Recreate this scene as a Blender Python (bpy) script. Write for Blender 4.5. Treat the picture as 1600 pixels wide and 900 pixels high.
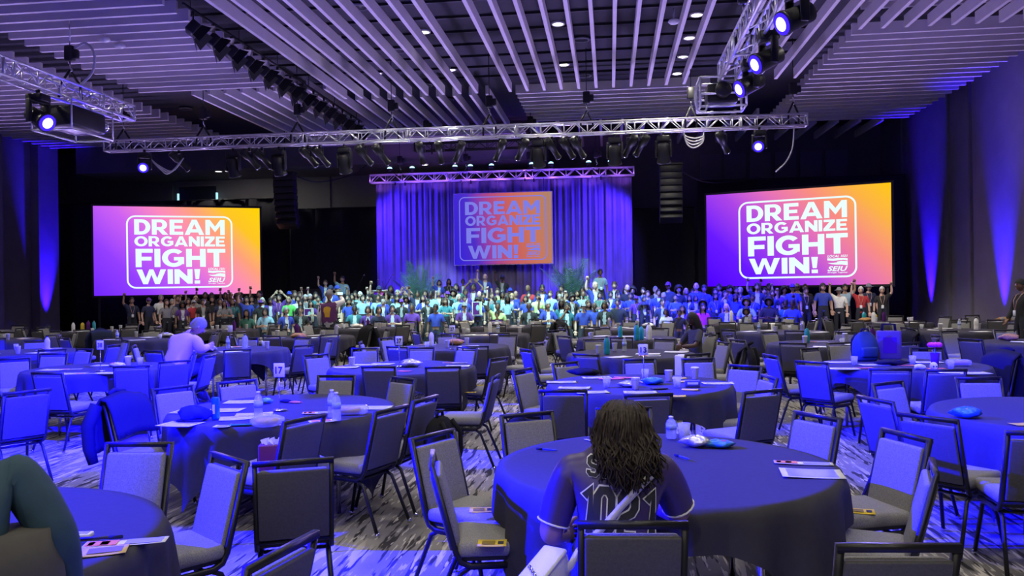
import bpy, bmesh, math, random
from mathutils import Vector, Matrix, Euler
from mathutils.bvhtree import BVHTree

for o in list(bpy.data.objects):
    bpy.data.objects.remove(o, do_unlink=True)
scene = bpy.context.scene
C = scene.collection
R = math.radians
PI = math.pi
rnd = random.Random(7)

# ------------------------------------------------------------------ camera
FPX, HC = 1260.0, 1.735
YAW, PITCH, ROLL = R(6.93), 0.0, R(-0.8)
fw = Vector((-math.sin(YAW), math.cos(YAW), 0.0))
rt0 = Vector((math.cos(YAW), math.sin(YAW), 0.0))
up0 = Vector((0, 0, 1))
rt = rt0 * math.cos(ROLL) + up0 * math.sin(ROLL)
up = -rt0 * math.sin(ROLL) + up0 * math.cos(ROLL)
cam_d = bpy.data.cameras.new('camera')
cam = bpy.data.objects.new('camera', cam_d)
C.objects.link(cam)
cam_d.sensor_width = 36.0
cam_d.lens = 36.0 * FPX / 1600.0
cam_d.clip_end = 200
cam.matrix_world = Matrix(((rt.x, up.x, -fw.x, 0), (rt.y, up.y, -fw.y, 0), (rt.z, up.z, -fw.z, HC), (0, 0, 0, 1)))
scene.camera = cam
EYE = Vector((0, 0, HC))


def ray(x, y):
    return fw + rt * ((x - 800) / FPX) + up * ((450 - y) / FPX)


def atz(x, y, z):
    d = ray(x, y)
    return EYE + d * ((z - HC) / d.z)


def aty(x, y, Y):
    d = ray(x, y)
    return EYE + d * (Y / d.y)


# ------------------------------------------------------------------ world, exposure
scene.view_settings.view_transform = 'Standard'
scene.view_settings.look = 'None'
scene.view_settings.exposure = 0.0
scene.view_settings.gamma = 1.0
scene.view_settings.use_curve_mapping = False
w = bpy.data.worlds.new('world')
scene.world = w
w.use_nodes = True
w.node_tree.nodes['Background'].inputs[0].default_value = (0.01, 0.008, 0.03, 1)
w.node_tree.nodes['Background'].inputs[1].default_value = 0.3
try:
    scene.cycles.max_bounces = 5
    scene.cycles.diffuse_bounces = 2
    scene.cycles.glossy_bounces = 2
    scene.cycles.transmission_bounces = 4
    scene.cycles.transparent_max_bounces = 6
    scene.cycles.sample_clamp_indirect = 4.0
    scene.cycles.use_denoising = True
    scene.cycles.caustics_reflective = False
    scene.cycles.caustics_refractive = False
except Exception:
    pass


def lamp(kind, name, loc, target, color, energy, angle=60, blend=0.4, radius=0.12):
    l = bpy.data.lights.new(name, kind)
    l.color = color
    l.energy = energy
    if kind == 'SPOT':
        l.spot_size = R(angle)
        l.spot_blend = blend
        l.shadow_soft_size = radius
    elif kind == 'POINT':
        l.shadow_soft_size = radius
    o = bpy.data.objects.new(name, l)
    C.objects.link(o)
    o.location = loc
    if target is not None:
        o.rotation_euler = (Vector(target) - Vector(loc)).to_track_quat('-Z', 'Y').to_euler()
    return o


BLUE = (0.0015, 0.0, 1.0)
VIOL = (0.50, 0.36, 1.0)
WARM = (1.0, 0.93, 0.80)
TEAL = (0.42, 0.95, 1.0)
ZS = 7.6            # underside of the ceiling slats
ZC = 8.3            # dark ceiling deck
TZ = 6.1            # height of the lighting trusses
XL, XR = -22.7, 11.2
YF = 35.0
YB = -6.0
DL_W, DLN = 300.0, 1.0          # ceiling downlights, share of those outside the frame
W_FRONT, W_SIDE, W_UP = 1600.0, 9000.0, 14000.0
# house rig behind the photographer: blue moving lights on the side trusses
lamp('SPOT', 'rear_blue_left', (-11.5, 3.6, 6.0), (-4.2, 3.2, .4), BLUE, 75000, 28, .2, .08)
lamp('SPOT', 'rear_blue_left', (-11.5, 5.8, 6.0), (2.0, 5.8, .4), BLUE, 95000, 22, .2, .08)
lamp('SPOT', 'rear_blue_left', (-11.5, 10.4, 6.0), (-3.4, 10.0, .4), BLUE, 55000, 24, .2, .08)
lamp('SPOT', 'rear_blue_right', (2.4, .5, 6.0), (-6.6, 8.6, .4), BLUE, 170000, 23, .2, .08)
lamp('SPOT', 'rear_blue_right', (-1.0, .0, 6.0), (4.4, 9.0, .4), BLUE, 24000, 24, .2, .08)
lamp('SPOT', 'rear_blue_left', (-11.5, 6.0, 6.0), (3.0, 9.0, .5), BLUE, 120000, 13, .25, .08)
# front light for the crowd from the long truss, and the stage wash
for x in (-9.5, -7.2, -4.9, -2.6, -.5):
    lamp('SPOT', 'crowd_front', (x, 22.75, 5.75), (x + .2, 25.6, 1.0), TEAL, 2000, 60, .6, .12)
for x in (2.0, 3.9):
    lamp('SPOT', 'crowd_blue', (x, 22.75, 5.75), (x, 25.6, .9), BLUE, 9000, 52, .6, .12)
BW = (.07, .02, 1)
lamp('SPOT', 'backdrop_wash', (-9.9, 29.4, 5.2), (-5.5, 31.1, 2.6), BW, 1500, 110, .6, .12)
lamp('SPOT', 'backdrop_wash', (1.4, 29.4, 5.2), (-2.5, 31.1, 2.6), BW, 1500, 110, .6, .12)
for x in (-8, -6, -2.2, -.3):
    lamp('SPOT', 'backdrop_uplight', (x, 30.3, .75), (x, 31.0, 4.0), BW, 260, 90, .7, .1)
for k in range(9):
    x = -8.9 + 1.18 * k
    lamp('SPOT', 'truss_violet', (x, 30.15, 5.6), (x, 30.75, 6.2), (.45, .16, 1), 55, 100, .6, .1)
# added violet fill without fixtures, standing in for bounce onto the ceiling
for x in (-19, -12.5, -6, 0, 6.5):
    lamp('SPOT', 'ceiling_violet_fill', (x, 26.0, 1.6), (x, 19.0, 8), VIOL, 1300, 120, .7, .5)
    lamp('SPOT', 'ceiling_violet_fill', (x, 16.0, 1.2), (x, 15.0, 8), VIOL, 420, 130, .7, .5)
lamp('SPOT', 'palm_light', (-6.9, 22.75, 5.8), (-6.9, 29.7, 2.3), (.75, 1, .85), 1500, 17, .6, .1)
lamp('SPOT', 'palm_light', (-1.3, 22.75, 5.8), (-1.3, 29.7, 2.3), (.75, 1, .85), 1500, 17, .6, .1)
lamp('SPOT', 'crowd_white_right', (6.6, 22.75, 5.75), (8.4, 26.0, 1.0), WARM, 900, 50, .8, .12)
lamp('SPOT', 'crowd_white_left', (-13.2, 22.75, 5.75), (-14.0, 26.0, 1.0), WARM, 380, 60, .8, .12)


# ------------------------------------------------------------------ materials
MATS = {}


def mat(name, col, rough=0.6, metal=0.0, var=0.0, vscale=12.0, bump=0.0, bscale=60.0, emit=None, estr=0.0,
        alpha=None, trans=0.0, sheen=0.0, spec=None, stretch=None):
    if name in MATS:
        return MATS[name]
    m = bpy.data.materials.new(name)
    m.use_nodes = True
    nt = m.node_tree
    b = nt.nodes['Principled BSDF']
    b.inputs['Base Color'].default_value = (*col, 1)
    b.inputs['Roughness'].default_value = rough
    b.inputs['Metallic'].default_value = metal
    if spec is not None:
        b.inputs['Specular IOR Level'].default_value = spec
    if trans:
        b.inputs['Transmission Weight'].default_value = trans
    if sheen:
        b.inputs['Sheen Weight'].default_value = sheen
    if emit:
        b.inputs['Emission Color'].default_value = (*emit, 1)
        b.inputs['Emission Strength'].default_value = estr
    if alpha is not None:
        b.inputs['Alpha'].default_value = alpha
    tc = nt.nodes.new('ShaderNodeTexCoord')
    mp = nt.nodes.new('ShaderNodeMapping')
    nt.links.new(tc.outputs['Object'], mp.inputs[0])
    if stretch:
        mp.inputs['Scale'].default_value = stretch
    n = nt.nodes.new('ShaderNodeTexNoise')
    n.inputs['Scale'].default_value = vscale
    n.inputs['Detail'].default_value = 4
    nt.links.new(mp.outputs[0], n.inputs['Vector'])
    if var > 0:
        mr = nt.nodes.new('ShaderNodeMapRange')
        mr.inputs[1].default_value = 0.3
        mr.inputs[2].default_value = 0.7
        mr.inputs[3].default_value = 1 - var
        mr.inputs[4].default_value = 1 + var
        nt.links.new(n.outputs[0], mr.inputs[0])
        mx = nt.nodes.new('ShaderNodeMix')
        mx.data_type = 'RGBA'
        mx.blend_type = 'MULTIPLY'
        mx.inputs[0].default_value = 1
        mx.inputs[6].default_value = (*col, 1)
        nt.links.new(mr.outputs[0], mx.inputs[7])
        nt.links.new(mx.outputs[2], b.inputs['Base Color'])
    if bump > 0:
        n2 = nt.nodes.new('ShaderNodeTexNoise')
        n2.inputs['Scale'].default_value = bscale
        n2.inputs['Detail'].default_value = 3
        nt.links.new(mp.outputs[0], n2.inputs['Vector'])
        bp = nt.nodes.new('ShaderNodeBump')
        bp.inputs['Strength'].default_value = bump
        bp.inputs['Distance'].default_value = 0.01
        nt.links.new(n2.outputs[0], bp.inputs['Height'])
        nt.links.new(bp.outputs[0], b.inputs['Normal'])
    MATS[name] = m
    return m


def carpet_mat():
    m = bpy.data.materials.new('streaked_carpet')
    m.use_nodes = True
    nt = m.node_tree
    L = nt.links.new
    b = nt.nodes['Principled BSDF']
    b.inputs['Roughness'].default_value = 0.95
    b.inputs['Specular IOR Level'].default_value = 0.1
    tc = nt.nodes.new('ShaderNodeTexCoord')

    def noise(sx, sy, scale, lo, hi, off=0.0, detail=2.0):
        mp = nt.nodes.new('ShaderNodeMapping')
        mp.inputs['Scale'].default_value = (sx, sy, 1)
        mp.inputs['Location'].default_value = (off, off * 1.7, 0)
        L(tc.outputs['Object'], mp.inputs[0])
        n = nt.nodes.new('ShaderNodeTexNoise')
        n.inputs['Scale'].default_value = scale
        n.inputs['Detail'].default_value = detail
        L(mp.outputs[0], n.inputs['Vector'])
        r = nt.nodes.new('ShaderNodeMapRange')
        r.inputs[1].default_value = lo
        r.inputs[2].default_value = hi
        L(n.outputs[0], r.inputs[0])
        return r.outputs[0]

    def mix(fac, a, c, mode='MIX'):
        x = nt.nodes.new('ShaderNodeMix')
        x.data_type = 'RGBA'
        x.blend_type = mode
        if hasattr(fac, 'links'):
            L(fac, x.inputs[0])
        else:
            x.inputs[0].default_value = fac
        for v, i in ((a, 6), (c, 7)):
            if hasattr(v, 'links'):
                L(v, x.inputs[i])
            else:
                x.inputs[i].default_value = (*v, 1)
        return x.outputs[2]

    def mul(a, c):
        x = nt.nodes.new('ShaderNodeMath')
        x.operation = 'MULTIPLY'
        L(a, x.inputs[0])
        L(c, x.inputs[1])
        return x.outputs[0]
    tone = noise(1.2, .35, 1.0, .35, .65)
    base = mix(tone, (0.17, 0.16, 0.155), (0.31, 0.295, 0.28))
    dark = noise(17, 1.9, 1.0, .55, .59, 3.1)
    base = mix(dark, base, (0.05, 0.047, 0.05))
    big = noise(1.7, .45, 1.0, .44, .56, 8.0)
    st = noise(19, 1.9, 1.0, .545, .575, 11.0)
    base = mix(mul(st, big), base, (0.62, 0.58, 0.50))
    st2 = noise(34, 4.0, 1.0, .61, .64, 21.0)
    base = mix(st2, base, (0.52, 0.49, 0.43))
    L(base, b.inputs['Base Color'])
    MATS['carpet'] = m
    return m


# ------------------------------------------------------------------ mesh helpers
class MB:
    def __init__(s):
        s.v, s.f, s.mi, s.sm = [], [], [], []

    def add(s, verts, faces, mi=0, smooth=False, M=None):
        o = len(s.v)
        for p in verts:
            p = Vector(p)
            s.v.append(M @ p if M is not None else p)
        for f in faces:
            s.f.append([i + o for i in f])
            s.mi.append(mi)
            s.sm.append(smooth)
        return s

    def box(s, c, size, mi=0, rot=None, M=None, bev=0.0):
        hx, hy, hz = (q / 2 for q in size)
        if bev > 0:
            return s.rbox(c, size, bev, mi, rot, M)
        vs = [(x, y, z) for z in (-hz, hz) for y in (-hy, hy) for x in (-hx, hx)]
        T = Matrix.Translation(c)
        if rot:
            T = T @ Euler(rot).to_matrix().to_4x4()
        if M is not None:
            T = M @ T
        return s.add(vs, [(0, 2, 3, 1), (4, 5, 7, 6), (0, 1, 5, 4), (2, 6, 7, 3), (0, 4, 6, 2), (1, 3, 7, 5)], mi, False, T)

    def rbox(s, c, size, r, mi=0, rot=None, M=None, seg=2):
        bm = bmesh.new()
        bmesh.ops.create_cube(bm, size=1.0)
        for v in bm.verts:
            v.co = Vector((v.co.x * size[0], v.co.y * size[1], v.co.z * size[2]))
        bmesh.ops.bevel(bm, geom=bm.edges[:], offset=min(r, min(size) * 0.49), segments=seg, profile=0.5, affect='EDGES')
        T = Matrix.Translation(c)
        if rot:
            T = T @ Euler(rot).to_matrix().to_4x4()
        if M is not None:
            T = M @ T
        bm.verts.index_update()
        s.add([v.co.copy() for v in bm.verts], [[v.index for v in f.verts] for f in bm.faces], mi, True, T)
        bm.free()
        return s

    def tube(s, pts, r, n=6, mi=0, cap=True, M=None, closed=False):
        pts = [Vector(p) for p in pts]
        k = len(pts)
        rr = r if isinstance(r, (list, tuple)) else [r] * k
        vs, fs = [], []
        prev = None
        for i, p in enumerate(pts):
            if closed:
                t = pts[(i + 1) % k] - pts[i - 1]
            elif i == 0:
                t = pts[1] - p
            elif i == k - 1:
                t = p - pts[i - 1]
            else:
                t = (pts[i + 1] - p).normalized() + (p - pts[i - 1]).normalized()
            t.normalize()
            if prev is None:
                a = Vector((0, 0, 1)) if abs(t.z) < .9 else Vector((1, 0, 0))
                u = t.cross(a).normalized()
            else:
                u = (prev - t * prev.dot(t))
                u = u.normalized() if u.length > 1e-6 else t.orthogonal().normalized()
            prev = u
            wv = t.cross(u)
            for j in range(n):
                a = 2 * PI * (j + .5) / n
                vs.append(p + (u * math.cos(a) + wv * math.sin(a)) * rr[i])
        for i in range(k - 1 + (1 if closed else 0)):
            for j in range(n):
                i2 = (i + 1) % k
                fs.append((i * n + j, i * n + (j + 1) % n, i2 * n + (j + 1) % n, i2 * n + j))
        if cap and not closed:
            fs.append(tuple(range(n))[::-1])
            fs.append(tuple((k - 1) * n + j for j in range(n)))
        return s.add(vs, fs, mi, True, M)

    def lathe(s, prof, n=16, mi=0, M=None, smooth=True):
        vs, fs = [], []
        k = len(prof)
        for r_, z in prof:
            for j in range(n):
                a = 2 * PI * j / n
                vs.append((r_ * math.cos(a), r_ * math.sin(a), z))
        for i in range(k - 1):
            for j in range(n):
                fs.append((i * n + j, i * n + (j + 1) % n, (i + 1) * n + (j + 1) % n, (i + 1) * n + j))
        fs.append(tuple(range(n))[::-1])
        fs.append(tuple((k - 1) * n + j for j in range(n)))
        return s.add(vs, fs, mi, smooth, M)

    def ball(s, c, r, nu=10, nv=7, mi=0, M=None):
        r = r if isinstance(r, (list, tuple)) else (r, r, r)
        vs, fs = [], []
        for i in range(1, nv):
            th = PI * i / nv
            for j in range(nu):
                a = 2 * PI * j / nu
                vs.append((c[0] + r[0] * math.sin(th) * math.cos(a), c[1] + r[1] * math.sin(th) * math.sin(a), c[2] + r[2] * math.cos(th)))
        t = len(vs)
        vs += [(c[0], c[1], c[2] + r[2]), (c[0], c[1], c[2] - r[2])]
        for i in range(nv - 2):
            for j in range(nu):
                fs.append((i * nu + j, (i + 1) * nu + j, (i + 1) * nu + (j + 1) % nu, i * nu + (j + 1) % nu))
        for j in range(nu):
            fs.append((t, j, (j + 1) % nu))
            fs.append((t + 1, (nv - 2) * nu + (j + 1) % nu, (nv - 2) * nu + j))
        return s.add(vs, fs, mi, True, M)

    def prism(s, pts2, z0, z1, mi=0, M=None):
        n = len(pts2)
        vs = [(x, y, z0) for x, y in pts2] + [(x, y, z1) for x, y in pts2]
        fs = [tuple(range(n))[::-1], tuple(range(n, 2 * n))] + [(i, (i + 1) % n, n + (i + 1) % n, n + i) for i in range(n)]
        return s.add(vs, fs, mi, False, M)

    def mesh(s, name, mats):
        me = bpy.data.meshes.new(name)
        me.from_pydata([tuple(p) for p in s.v], [], s.f)
        for m in (mats if isinstance(mats, (list, tuple)) else [mats]):
            me.materials.append(m)
        me.polygons.foreach_set('material_index', s.mi)
        me.polygons.foreach_set('use_smooth', s.sm)
        me.update()
        return me

    def build(s, name, mats, parent=None, loc=None):
        return obj(name, s.mesh(name, mats), parent, loc)


def obj(name, me, parent=None, loc=None, rot=None):
    o = bpy.data.objects.new(name, me)
    C.objects.link(o)
    if parent is not None:
        o.parent = parent
    if loc is not None:
        o.location = loc
    if rot is not None:
        o.rotation_euler = rot
    return o


LABELS = {}


def tag(o, label, cat, group=None, kind=None):
    if label:
        o['label'] = label
        LABELS.setdefault(label, []).append(o.name)
    if cat:
        o['category'] = cat
    if group:
        o['group'] = group
    if kind:
        o['kind'] = kind
    return o


def thing(name, label, cat, loc=(0, 0, 0), rotz=0.0, group=None):
    o = bpy.data.objects.new(name, None)
    o.empty_display_size = 0.1
    C.objects.link(o)
    o.location = loc
    o.rotation_euler = (0, 0, rotz)
    return tag(o, label, cat, group)


def struct(o, label=None):
    o['kind'] = 'structure'
    if label:
        o['label'] = label
    return o


def part(name, me, parent, loc=None, rot=None):
    return obj(name, me, parent, loc, rot)


_font_cache = {}


def text_mesh(body, bold=0.0, shear=0.0):
    """flat text as (verts2d, faces), normalised to cap height 1, left at 0"""
    key = (body, bold, shear)
    if key in _font_cache:
        return _font_cache[key]
    cu = bpy.data.curves.new('txt', 'FONT')
    cu.body = body
    cu.size = 1.0
    cu.offset = bold
    cu.shear = shear
    cu.resolution_u = 3
    cu.space_character = 1.0 + bold * 1.2
    o = bpy.data.objects.new('txt', cu)
    C.objects.link(o)
    dg = bpy.context.evaluated_depsgraph_get()
    me = bpy.data.meshes.new_from_object(o.evaluated_get(dg))
    vs = [(v.co.x, v.co.y) for v in me.vertices]
    fs = [tuple(p.vertices) for p in me.polygons]
    bpy.data.objects.remove(o, do_unlink=True)
    bpy.data.curves.remove(cu)
    bpy.data.meshes.remove(me)
    x0 = min(v[0] for v in vs)
    x1 = max(v[0] for v in vs)
    y0 = min(v[1] for v in vs)
    y1 = max(v[1] for v in vs)
    vs = [((x - x0) / (x1 - x0), (y - y0) / (y1 - y0)) for x, y in vs]
    _font_cache[key] = (vs, fs, (x1 - x0) / (y1 - y0))
    return _font_cache[key]


def put_text(mb, body, x0, y0, w_, h_, z=0.0, mi=0, bold=0.0, shear=0.0, M=None):
    """text filling the rectangle x0..x0+w_, y0..y0+h_ in the local XY plane"""
    vs, fs, asp = text_mesh(body, bold, shear)
    mb.add([(x0 + u * w_, y0 + v * h_, z) for u, v in vs], fs, mi, False, M)

# ------------------------------------------------------------------ material set
M_carpet = carpet_mat()
M_wall = mat('dark_wall', (0.17, 0.16, 0.18), .8, var=.08, vscale=1.5)
M_wallr = mat('side_wall', (0.20, 0.18, 0.24), .8, var=.08, vscale=1.5)
M_deck = mat('ceiling_deck', (0.035, 0.034, 0.045), .9, var=.1)
M_slat = mat('pale_ceiling_slat', (0.66, 0.62, 0.66), .7, var=.04, vscale=3)
M_black = mat('black_metal', (0.018, 0.018, 0.02), .45, .3)
M_frame = mat('black_chair_frame', (0.028, 0.028, 0.030), .38, .55)
M_alu = mat('truss_aluminium', (0.72, 0.72, 0.76), .35, .6, var=.05)
M_chrome = mat('chrome', (0.8, 0.8, 0.82), .2, 1.0)
M_padf = mat('grey_tweed', (0.27, 0.265, 0.255), .95, var=.25, vscale=160, bump=.3, bscale=240, spec=.2)
M_padb = mat('charcoal_vinyl', (0.088, 0.085, 0.088), .75, var=.12, vscale=90, bump=.15, bscale=150)
M_cloth = mat('navy_tablecloth', (0.052, 0.050, 0.062), .8, var=.06, vscale=30, bump=.06, bscale=300, spec=.12)
M_paper = mat('white_paper', (0.85, 0.85, 0.84), .8)
M_ink = mat('black_ink', (0.02, 0.02, 0.025), .7)
M_drape = mat('black_drape_cloth', (0.012, 0.012, 0.020), .95)
M_voile = mat('pale_voile', (0.20, 0.17, 0.32), .9, var=.18, vscale=2.2, stretch=(1, 1, .5))
M_stage = mat('stage_carpet', (0.03, 0.03, 0.04), .9)
M_wood = mat('plywood', (0.35, 0.25, 0.15), .6, var=.15, stretch=(1, 8, 1))
M_cable = mat('pale_cable', (0.55, 0.55, 0.58), .5)
M_bcable = mat('black_cable', (0.02, 0.02, 0.02), .6)


def emis(name, col, s):
    m = bpy.data.materials.new(name)
    m.use_nodes = True
    nt = m.node_tree
    nt.nodes.remove(nt.nodes['Principled BSDF'])
    e = nt.nodes.new('ShaderNodeEmission')
    e.inputs[0].default_value = (*col, 1)
    e.inputs[1].default_value = s
    nt.links.new(e.outputs[0], nt.nodes['Material Output'].inputs[0])
    return m


E_white = emis('lit_downlight', (1, .95, .85), 4.0)
E_blue = emis('lit_blue_lens', (.03, .01, 1.0), 2.5)
E_core = emis('lit_lens_core', (.62, .66, 1.0), 2.2)
E_bluew = emis('lit_blue_white_lens', (.03, .01, 1.0), 2.6)
E_teal = emis('lit_teal_lens', (.45, .85, 1.0), 2.2)

# ------------------------------------------------------------------ room shell
fl = MB().box(((XL + XR) / 2 - 2, (YB + YF) / 2, -.05), (XR - XL + 4.5, YF - YB, .1)).build('floor', M_carpet)
struct(fl, 'grey carpet with cream and black streaks running to the stage')
ce = MB().box(((XL + XR) / 2 - 2, (YB + YF) / 2, ZC + .05), (XR - XL + 4.5, YF - YB, .1)).build('ceiling', M_deck)
struct(ce, 'black ceiling deck hung with pale slats')
wr = MB().box((XR + .1, (YB + YF) / 2, ZC / 2), (.2, YF - YB, ZC)).build('wall_right', M_wallr)
struct(wr, 'dark side wall washed by two blue uplights')
wl = MB().box((XL - .1, (YB + 30.6) / 2, ZC / 2), (.2, 30.6 - YB, ZC)).build('wall_left', M_wallr)
struct(wl, 'dark side wall with a blue lit pilaster')
wf = MB().box(((XL + XR) / 2 - 2, YF + .1, ZC / 2), (XR - XL + 4.5, .2, ZC)).build('wall_back', M_wall)
struct(wf, 'dark far wall above the drapes')
wb = MB().box(((XL + XR) / 2 - 2, YB - .1, ZC / 2), (XR - XL + 4.5, .2, ZC)).build('wall_front', M_wall)
struct(wb)
wl2 = MB().box((XL - 4.1, (30.6 + YF) / 2, ZC / 2), (.2, YF - 30.6, ZC)).build('wall_left_far', M_wall)
struct(wl2)
wl3 = MB().box((XL - 2.1, 30.6, ZC / 2), (4.0, .2, ZC)).build('wall_left_return', M_wall)
struct(wl3)
# pilasters and panel joints on the side walls
me = MB().box((0, 0, 0), (.34, 1.15, ZC)).mesh('pilaster', M_wallr)
part('pilaster', me, wl, (XL + .17, 29.95, ZC / 2))
part('pilaster', me, wl, (XL + .17, 26.9, ZC / 2))
me = MB().box((0, 0, 0), (.08, .10, ZC)).mesh('panel_joint', M_wall)
for y in (22.4, 26.6, 28.2, 32.5):
    part('panel_joint', me, wr, (XR - .04, y, ZC / 2))
# panels high on the far wall
me = MB().box((0, 0, 0), (.86, .12, 1.75)).mesh('wall_panel', M_wallr)
for k in range(6):
    part('wall_panel', me, wf, (4.3 + k * 1.02, YF - .06, 6.4))
# soffit above stage
so = MB().box((-12.5, 33.4, 7.55), (20, 3.1, 1.4)).build('trim_1', M_wall)
struct(so, 'dark soffit over the left of the stage')
# lit service window high on the far wall
wn = thing('window_1', 'small control booth window outlined by cool light above left screen', None)
struct(wn)
p = aty(309, 305, 34.8)
M_win = mat('booth_glass', (.02, .025, .04), .15)
MB().box(p, (1.75, .06, .75)).build('pane', M_win, wn)
E_cool = emis('cool_light_strip', (.45, .9, 1.0), 1.1)
me = MB().box((0, 0, 0), (.07, .08, .42)).mesh('jamb_light', E_cool)
for s in (-1, 1):
    part('jamb_light', me, wn, (p.x + s * .93, p.y - .02, p.z - .12))
MB().box((p.x, p.y - .02, p.z + .42), (1.8, .08, .05)).build('head_trim', M_wallr, wn)
# wall panels left of the booth
me = MB().box((0, 0, 0), (3.2, .1, 1.5)).mesh('wall_panel', mat('far_wall_panel', (0.16, 0.155, 0.17), .8))
for x in (-25.2, -21.5, -14.0, -10.6):
    part('wall_panel', me, wf, (x, YF - .05, 6.2))

# ------------------------------------------------------------------ ceiling slats
SH, ST = .27, .085
_sl = {}


def slat(x0, y0, x1, y1, z=ZS):
    L_ = round(math.hypot(x1 - x0, y1 - y0), 2)
    if L_ not in _sl:
        _sl[L_] = MB().box((0, 0, 0), (L_, ST, SH)).mesh('slat', M_slat)
    part('slat', _sl[L_], ce, ((x0 + x1) / 2, (y0 + y1) / 2, z + SH / 2), (0, 0, math.atan2(y1 - y0, x1 - x0)))


for k in range(21):
    if k != 9:
        slat(-7.96 + .509 * k, 11.0, -7.96 + .509 * k, 23.95)
for x in (3.25, 3.76, 4.27, 4.78, 5.30):
    slat(x, 11.0, x, 23.8)
for k in range(8):
    slat(5.81 + .512 * k, 11.0, 5.81 + .512 * k, 19.5)
y = 12.9
while y < 22.25:                                  # cross slats, left of the fixture row
    slat(-13.6, y, -8.95, y)
    y += .512
y = 15.6
while y < 30.4:                                   # cross slats by the left wall
    slat(XL + .45, y, -14.85, y)
    y += .512
for k in range(9):                                # second long run, left part
    slat(-12.26 + .509 * k, 22.7, -12.26 + .509 * k, 29.6, ZS + .02)
for k in range(9):
    slat(-7.70 + .509 * k, 24.2, -7.70 + .509 * k, 29.6, ZS + .02)
y = 24.25
while y < 28.5:                                   # cross slats over the front truss
    slat(-2.75, y, 3.0, y)
    y += .512
y = 19.9
while y < 30.2:                                   # cross slats by the right wall
    slat(5.75, y, 10.62, y)
    y += .512
y = 12.5
while y < 19.4:
    slat(5.75, y, 10.62, y, ZS + .36)
    y += .512
for k in range(17):                               # long slats running over the stage
    x = -2.6 + .78 * k
    slat(x, 28.9 if x < 5.3 else 30.6, x, 33.9)
y = 29.9
while y < 31.8:
    slat(-12.0, y, -3.2, y)
    y += .45
# cross rails on the deck
me = MB().box((0, 0, 0), (16.5, .05, .06)).mesh('deck_rail', M_black)
for k in range(12):
    part('deck_rail', me, ce, (-3.0, 12.5 + 1.1 * k, ZC - .03))


# ------------------------------------------------------------------ downlights
DL = [(-6.96, 20.1), (-4.6, 20.07), (-6.9, 23.67), (-4.62, 23.64), (-1.19, 20.0), (-1.25, 23.67), (2.17, 19.87), (2.17, 21.68), (2.16, 23.46), (2.14, 25.26)]
dl_names = ['left column, near', 'second column, near', 'left column, far', 'second column, far', 'middle column, near', 'middle column, far',
            'right column, nearest', 'right column, second', 'right column, third', 'right column, farthest']
m_rim = MB().lathe([(.17, 0), (.17, -.05), (.135, -.05), (.135, -.01)], 18).mesh('rim', M_slat)
m_lens = MB().lathe([(.13, -.02), (.13, -.045), (.05, -.055)], 18).mesh('lens', E_white)
for (x, y), nm in zip(DL, dl_names):
    t = thing('downlight', 'lit round recessed downlight among the slats, ' + nm, 'light', (x, y, ZC), 0, 'ceiling downlights')
    part('rim', m_rim, t)
    part('lens', m_lens, t)
    lamp('SPOT', 'downlight_and_fill', (x, y, ZS - .06), (x, y, 0), WARM, DL_W, 150, .8, .1)
# more downlights of the same grid, behind the frame's upper edge
for x in (-6.9, -2.5, 2.17):
    for y in (1.5, 6.5, 11.0):
        lamp('SPOT', 'downlight_and_fill', (x, y, ZS - .06), (x, y, 0), WARM, DL_W * (.4 if x < -5 else 1.0), 150, .8, .1)
for x in (-5.5, -1.5, 3.0):
    lamp('SPOT', 'downlight_and_fill', (x, -3.5, ZS - .06), (x, -2.5, 0), WARM, DL_W * 1.3, 150, .8, .1)
for x in (-13.0, -7.3, -4.0, .5, 5.4, 8.6):  # added fill without fixtures, brightens the far chairs
    for y in (14.6, 18.4):
        lamp('SPOT', 'downlight_and_fill', (x, y, ZS - .06), (x, y, 0), WARM, DL_W * .75, 140, .8, .1)
for x in (-16.5, 7.5):
    for y in (8.0, 15.0):
        lamp('SPOT', 'downlight_and_fill', (x, y, ZS - .06), (x, y, 0), WARM, DL_W * DLN, 150, .8, .1)
for (x, y), nm in zip([(351, 264), (425, 262), (276, 247), (662, 255)], ['left of the line array', 'beside the line array', 'above the left screen', 'left of the backdrop truss']):
    p = atz(x, y, 6.85)
    t = thing('downlight', 'small round downlight in the soffit, ' + nm, 'light', (p.x, min(34.6, max(32.2, p.y)), 6.85), 0, 'soffit downlights')
    part('rim', m_rim, t)
    part('lens', m_lens, t)
    lamp('SPOT', 'soffit_lamp', (p.x, min(34.6, max(32.2, p.y)), 6.75), (p.x, 34.9, 0), WARM, 60, 165, .8, .1)
# dark round vents and smoke heads in the deck
ring = MB().tube([(.2 * math.cos(a * PI / 8), .2 * math.sin(a * PI / 8), 0) for a in range(16)], .03, 5, closed=True).mesh('ring', mat('vent_grey', (.16, .16, .19), .6))
grl = MB().lathe([(.17, 0.0), (.17, .02), (.02, .03)], 16).mesh('grille', M_black)
for (x, y), nm in zip([(561, 11), (622, 79), (908, 62), (913, 118), (666, 133), (700, 156), (290, 170), (1128, 150)],
                      ['top of the left slats', 'left long slats', 'between the middle slats', 'far end of the middle slats', 'beside the far left slats',
                       'over the middle of the truss', 'dark gap over the left truss', 'right end of the cross slats']):
    p = atz(x, y, ZC - .06)
    t = thing('ceiling_speaker', 'dark round ceiling speaker, ' + nm, 'speaker', p, 0, 'round ceiling speakers')
    part('ring', ring, t)
    part('grille', grl, t)
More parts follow.
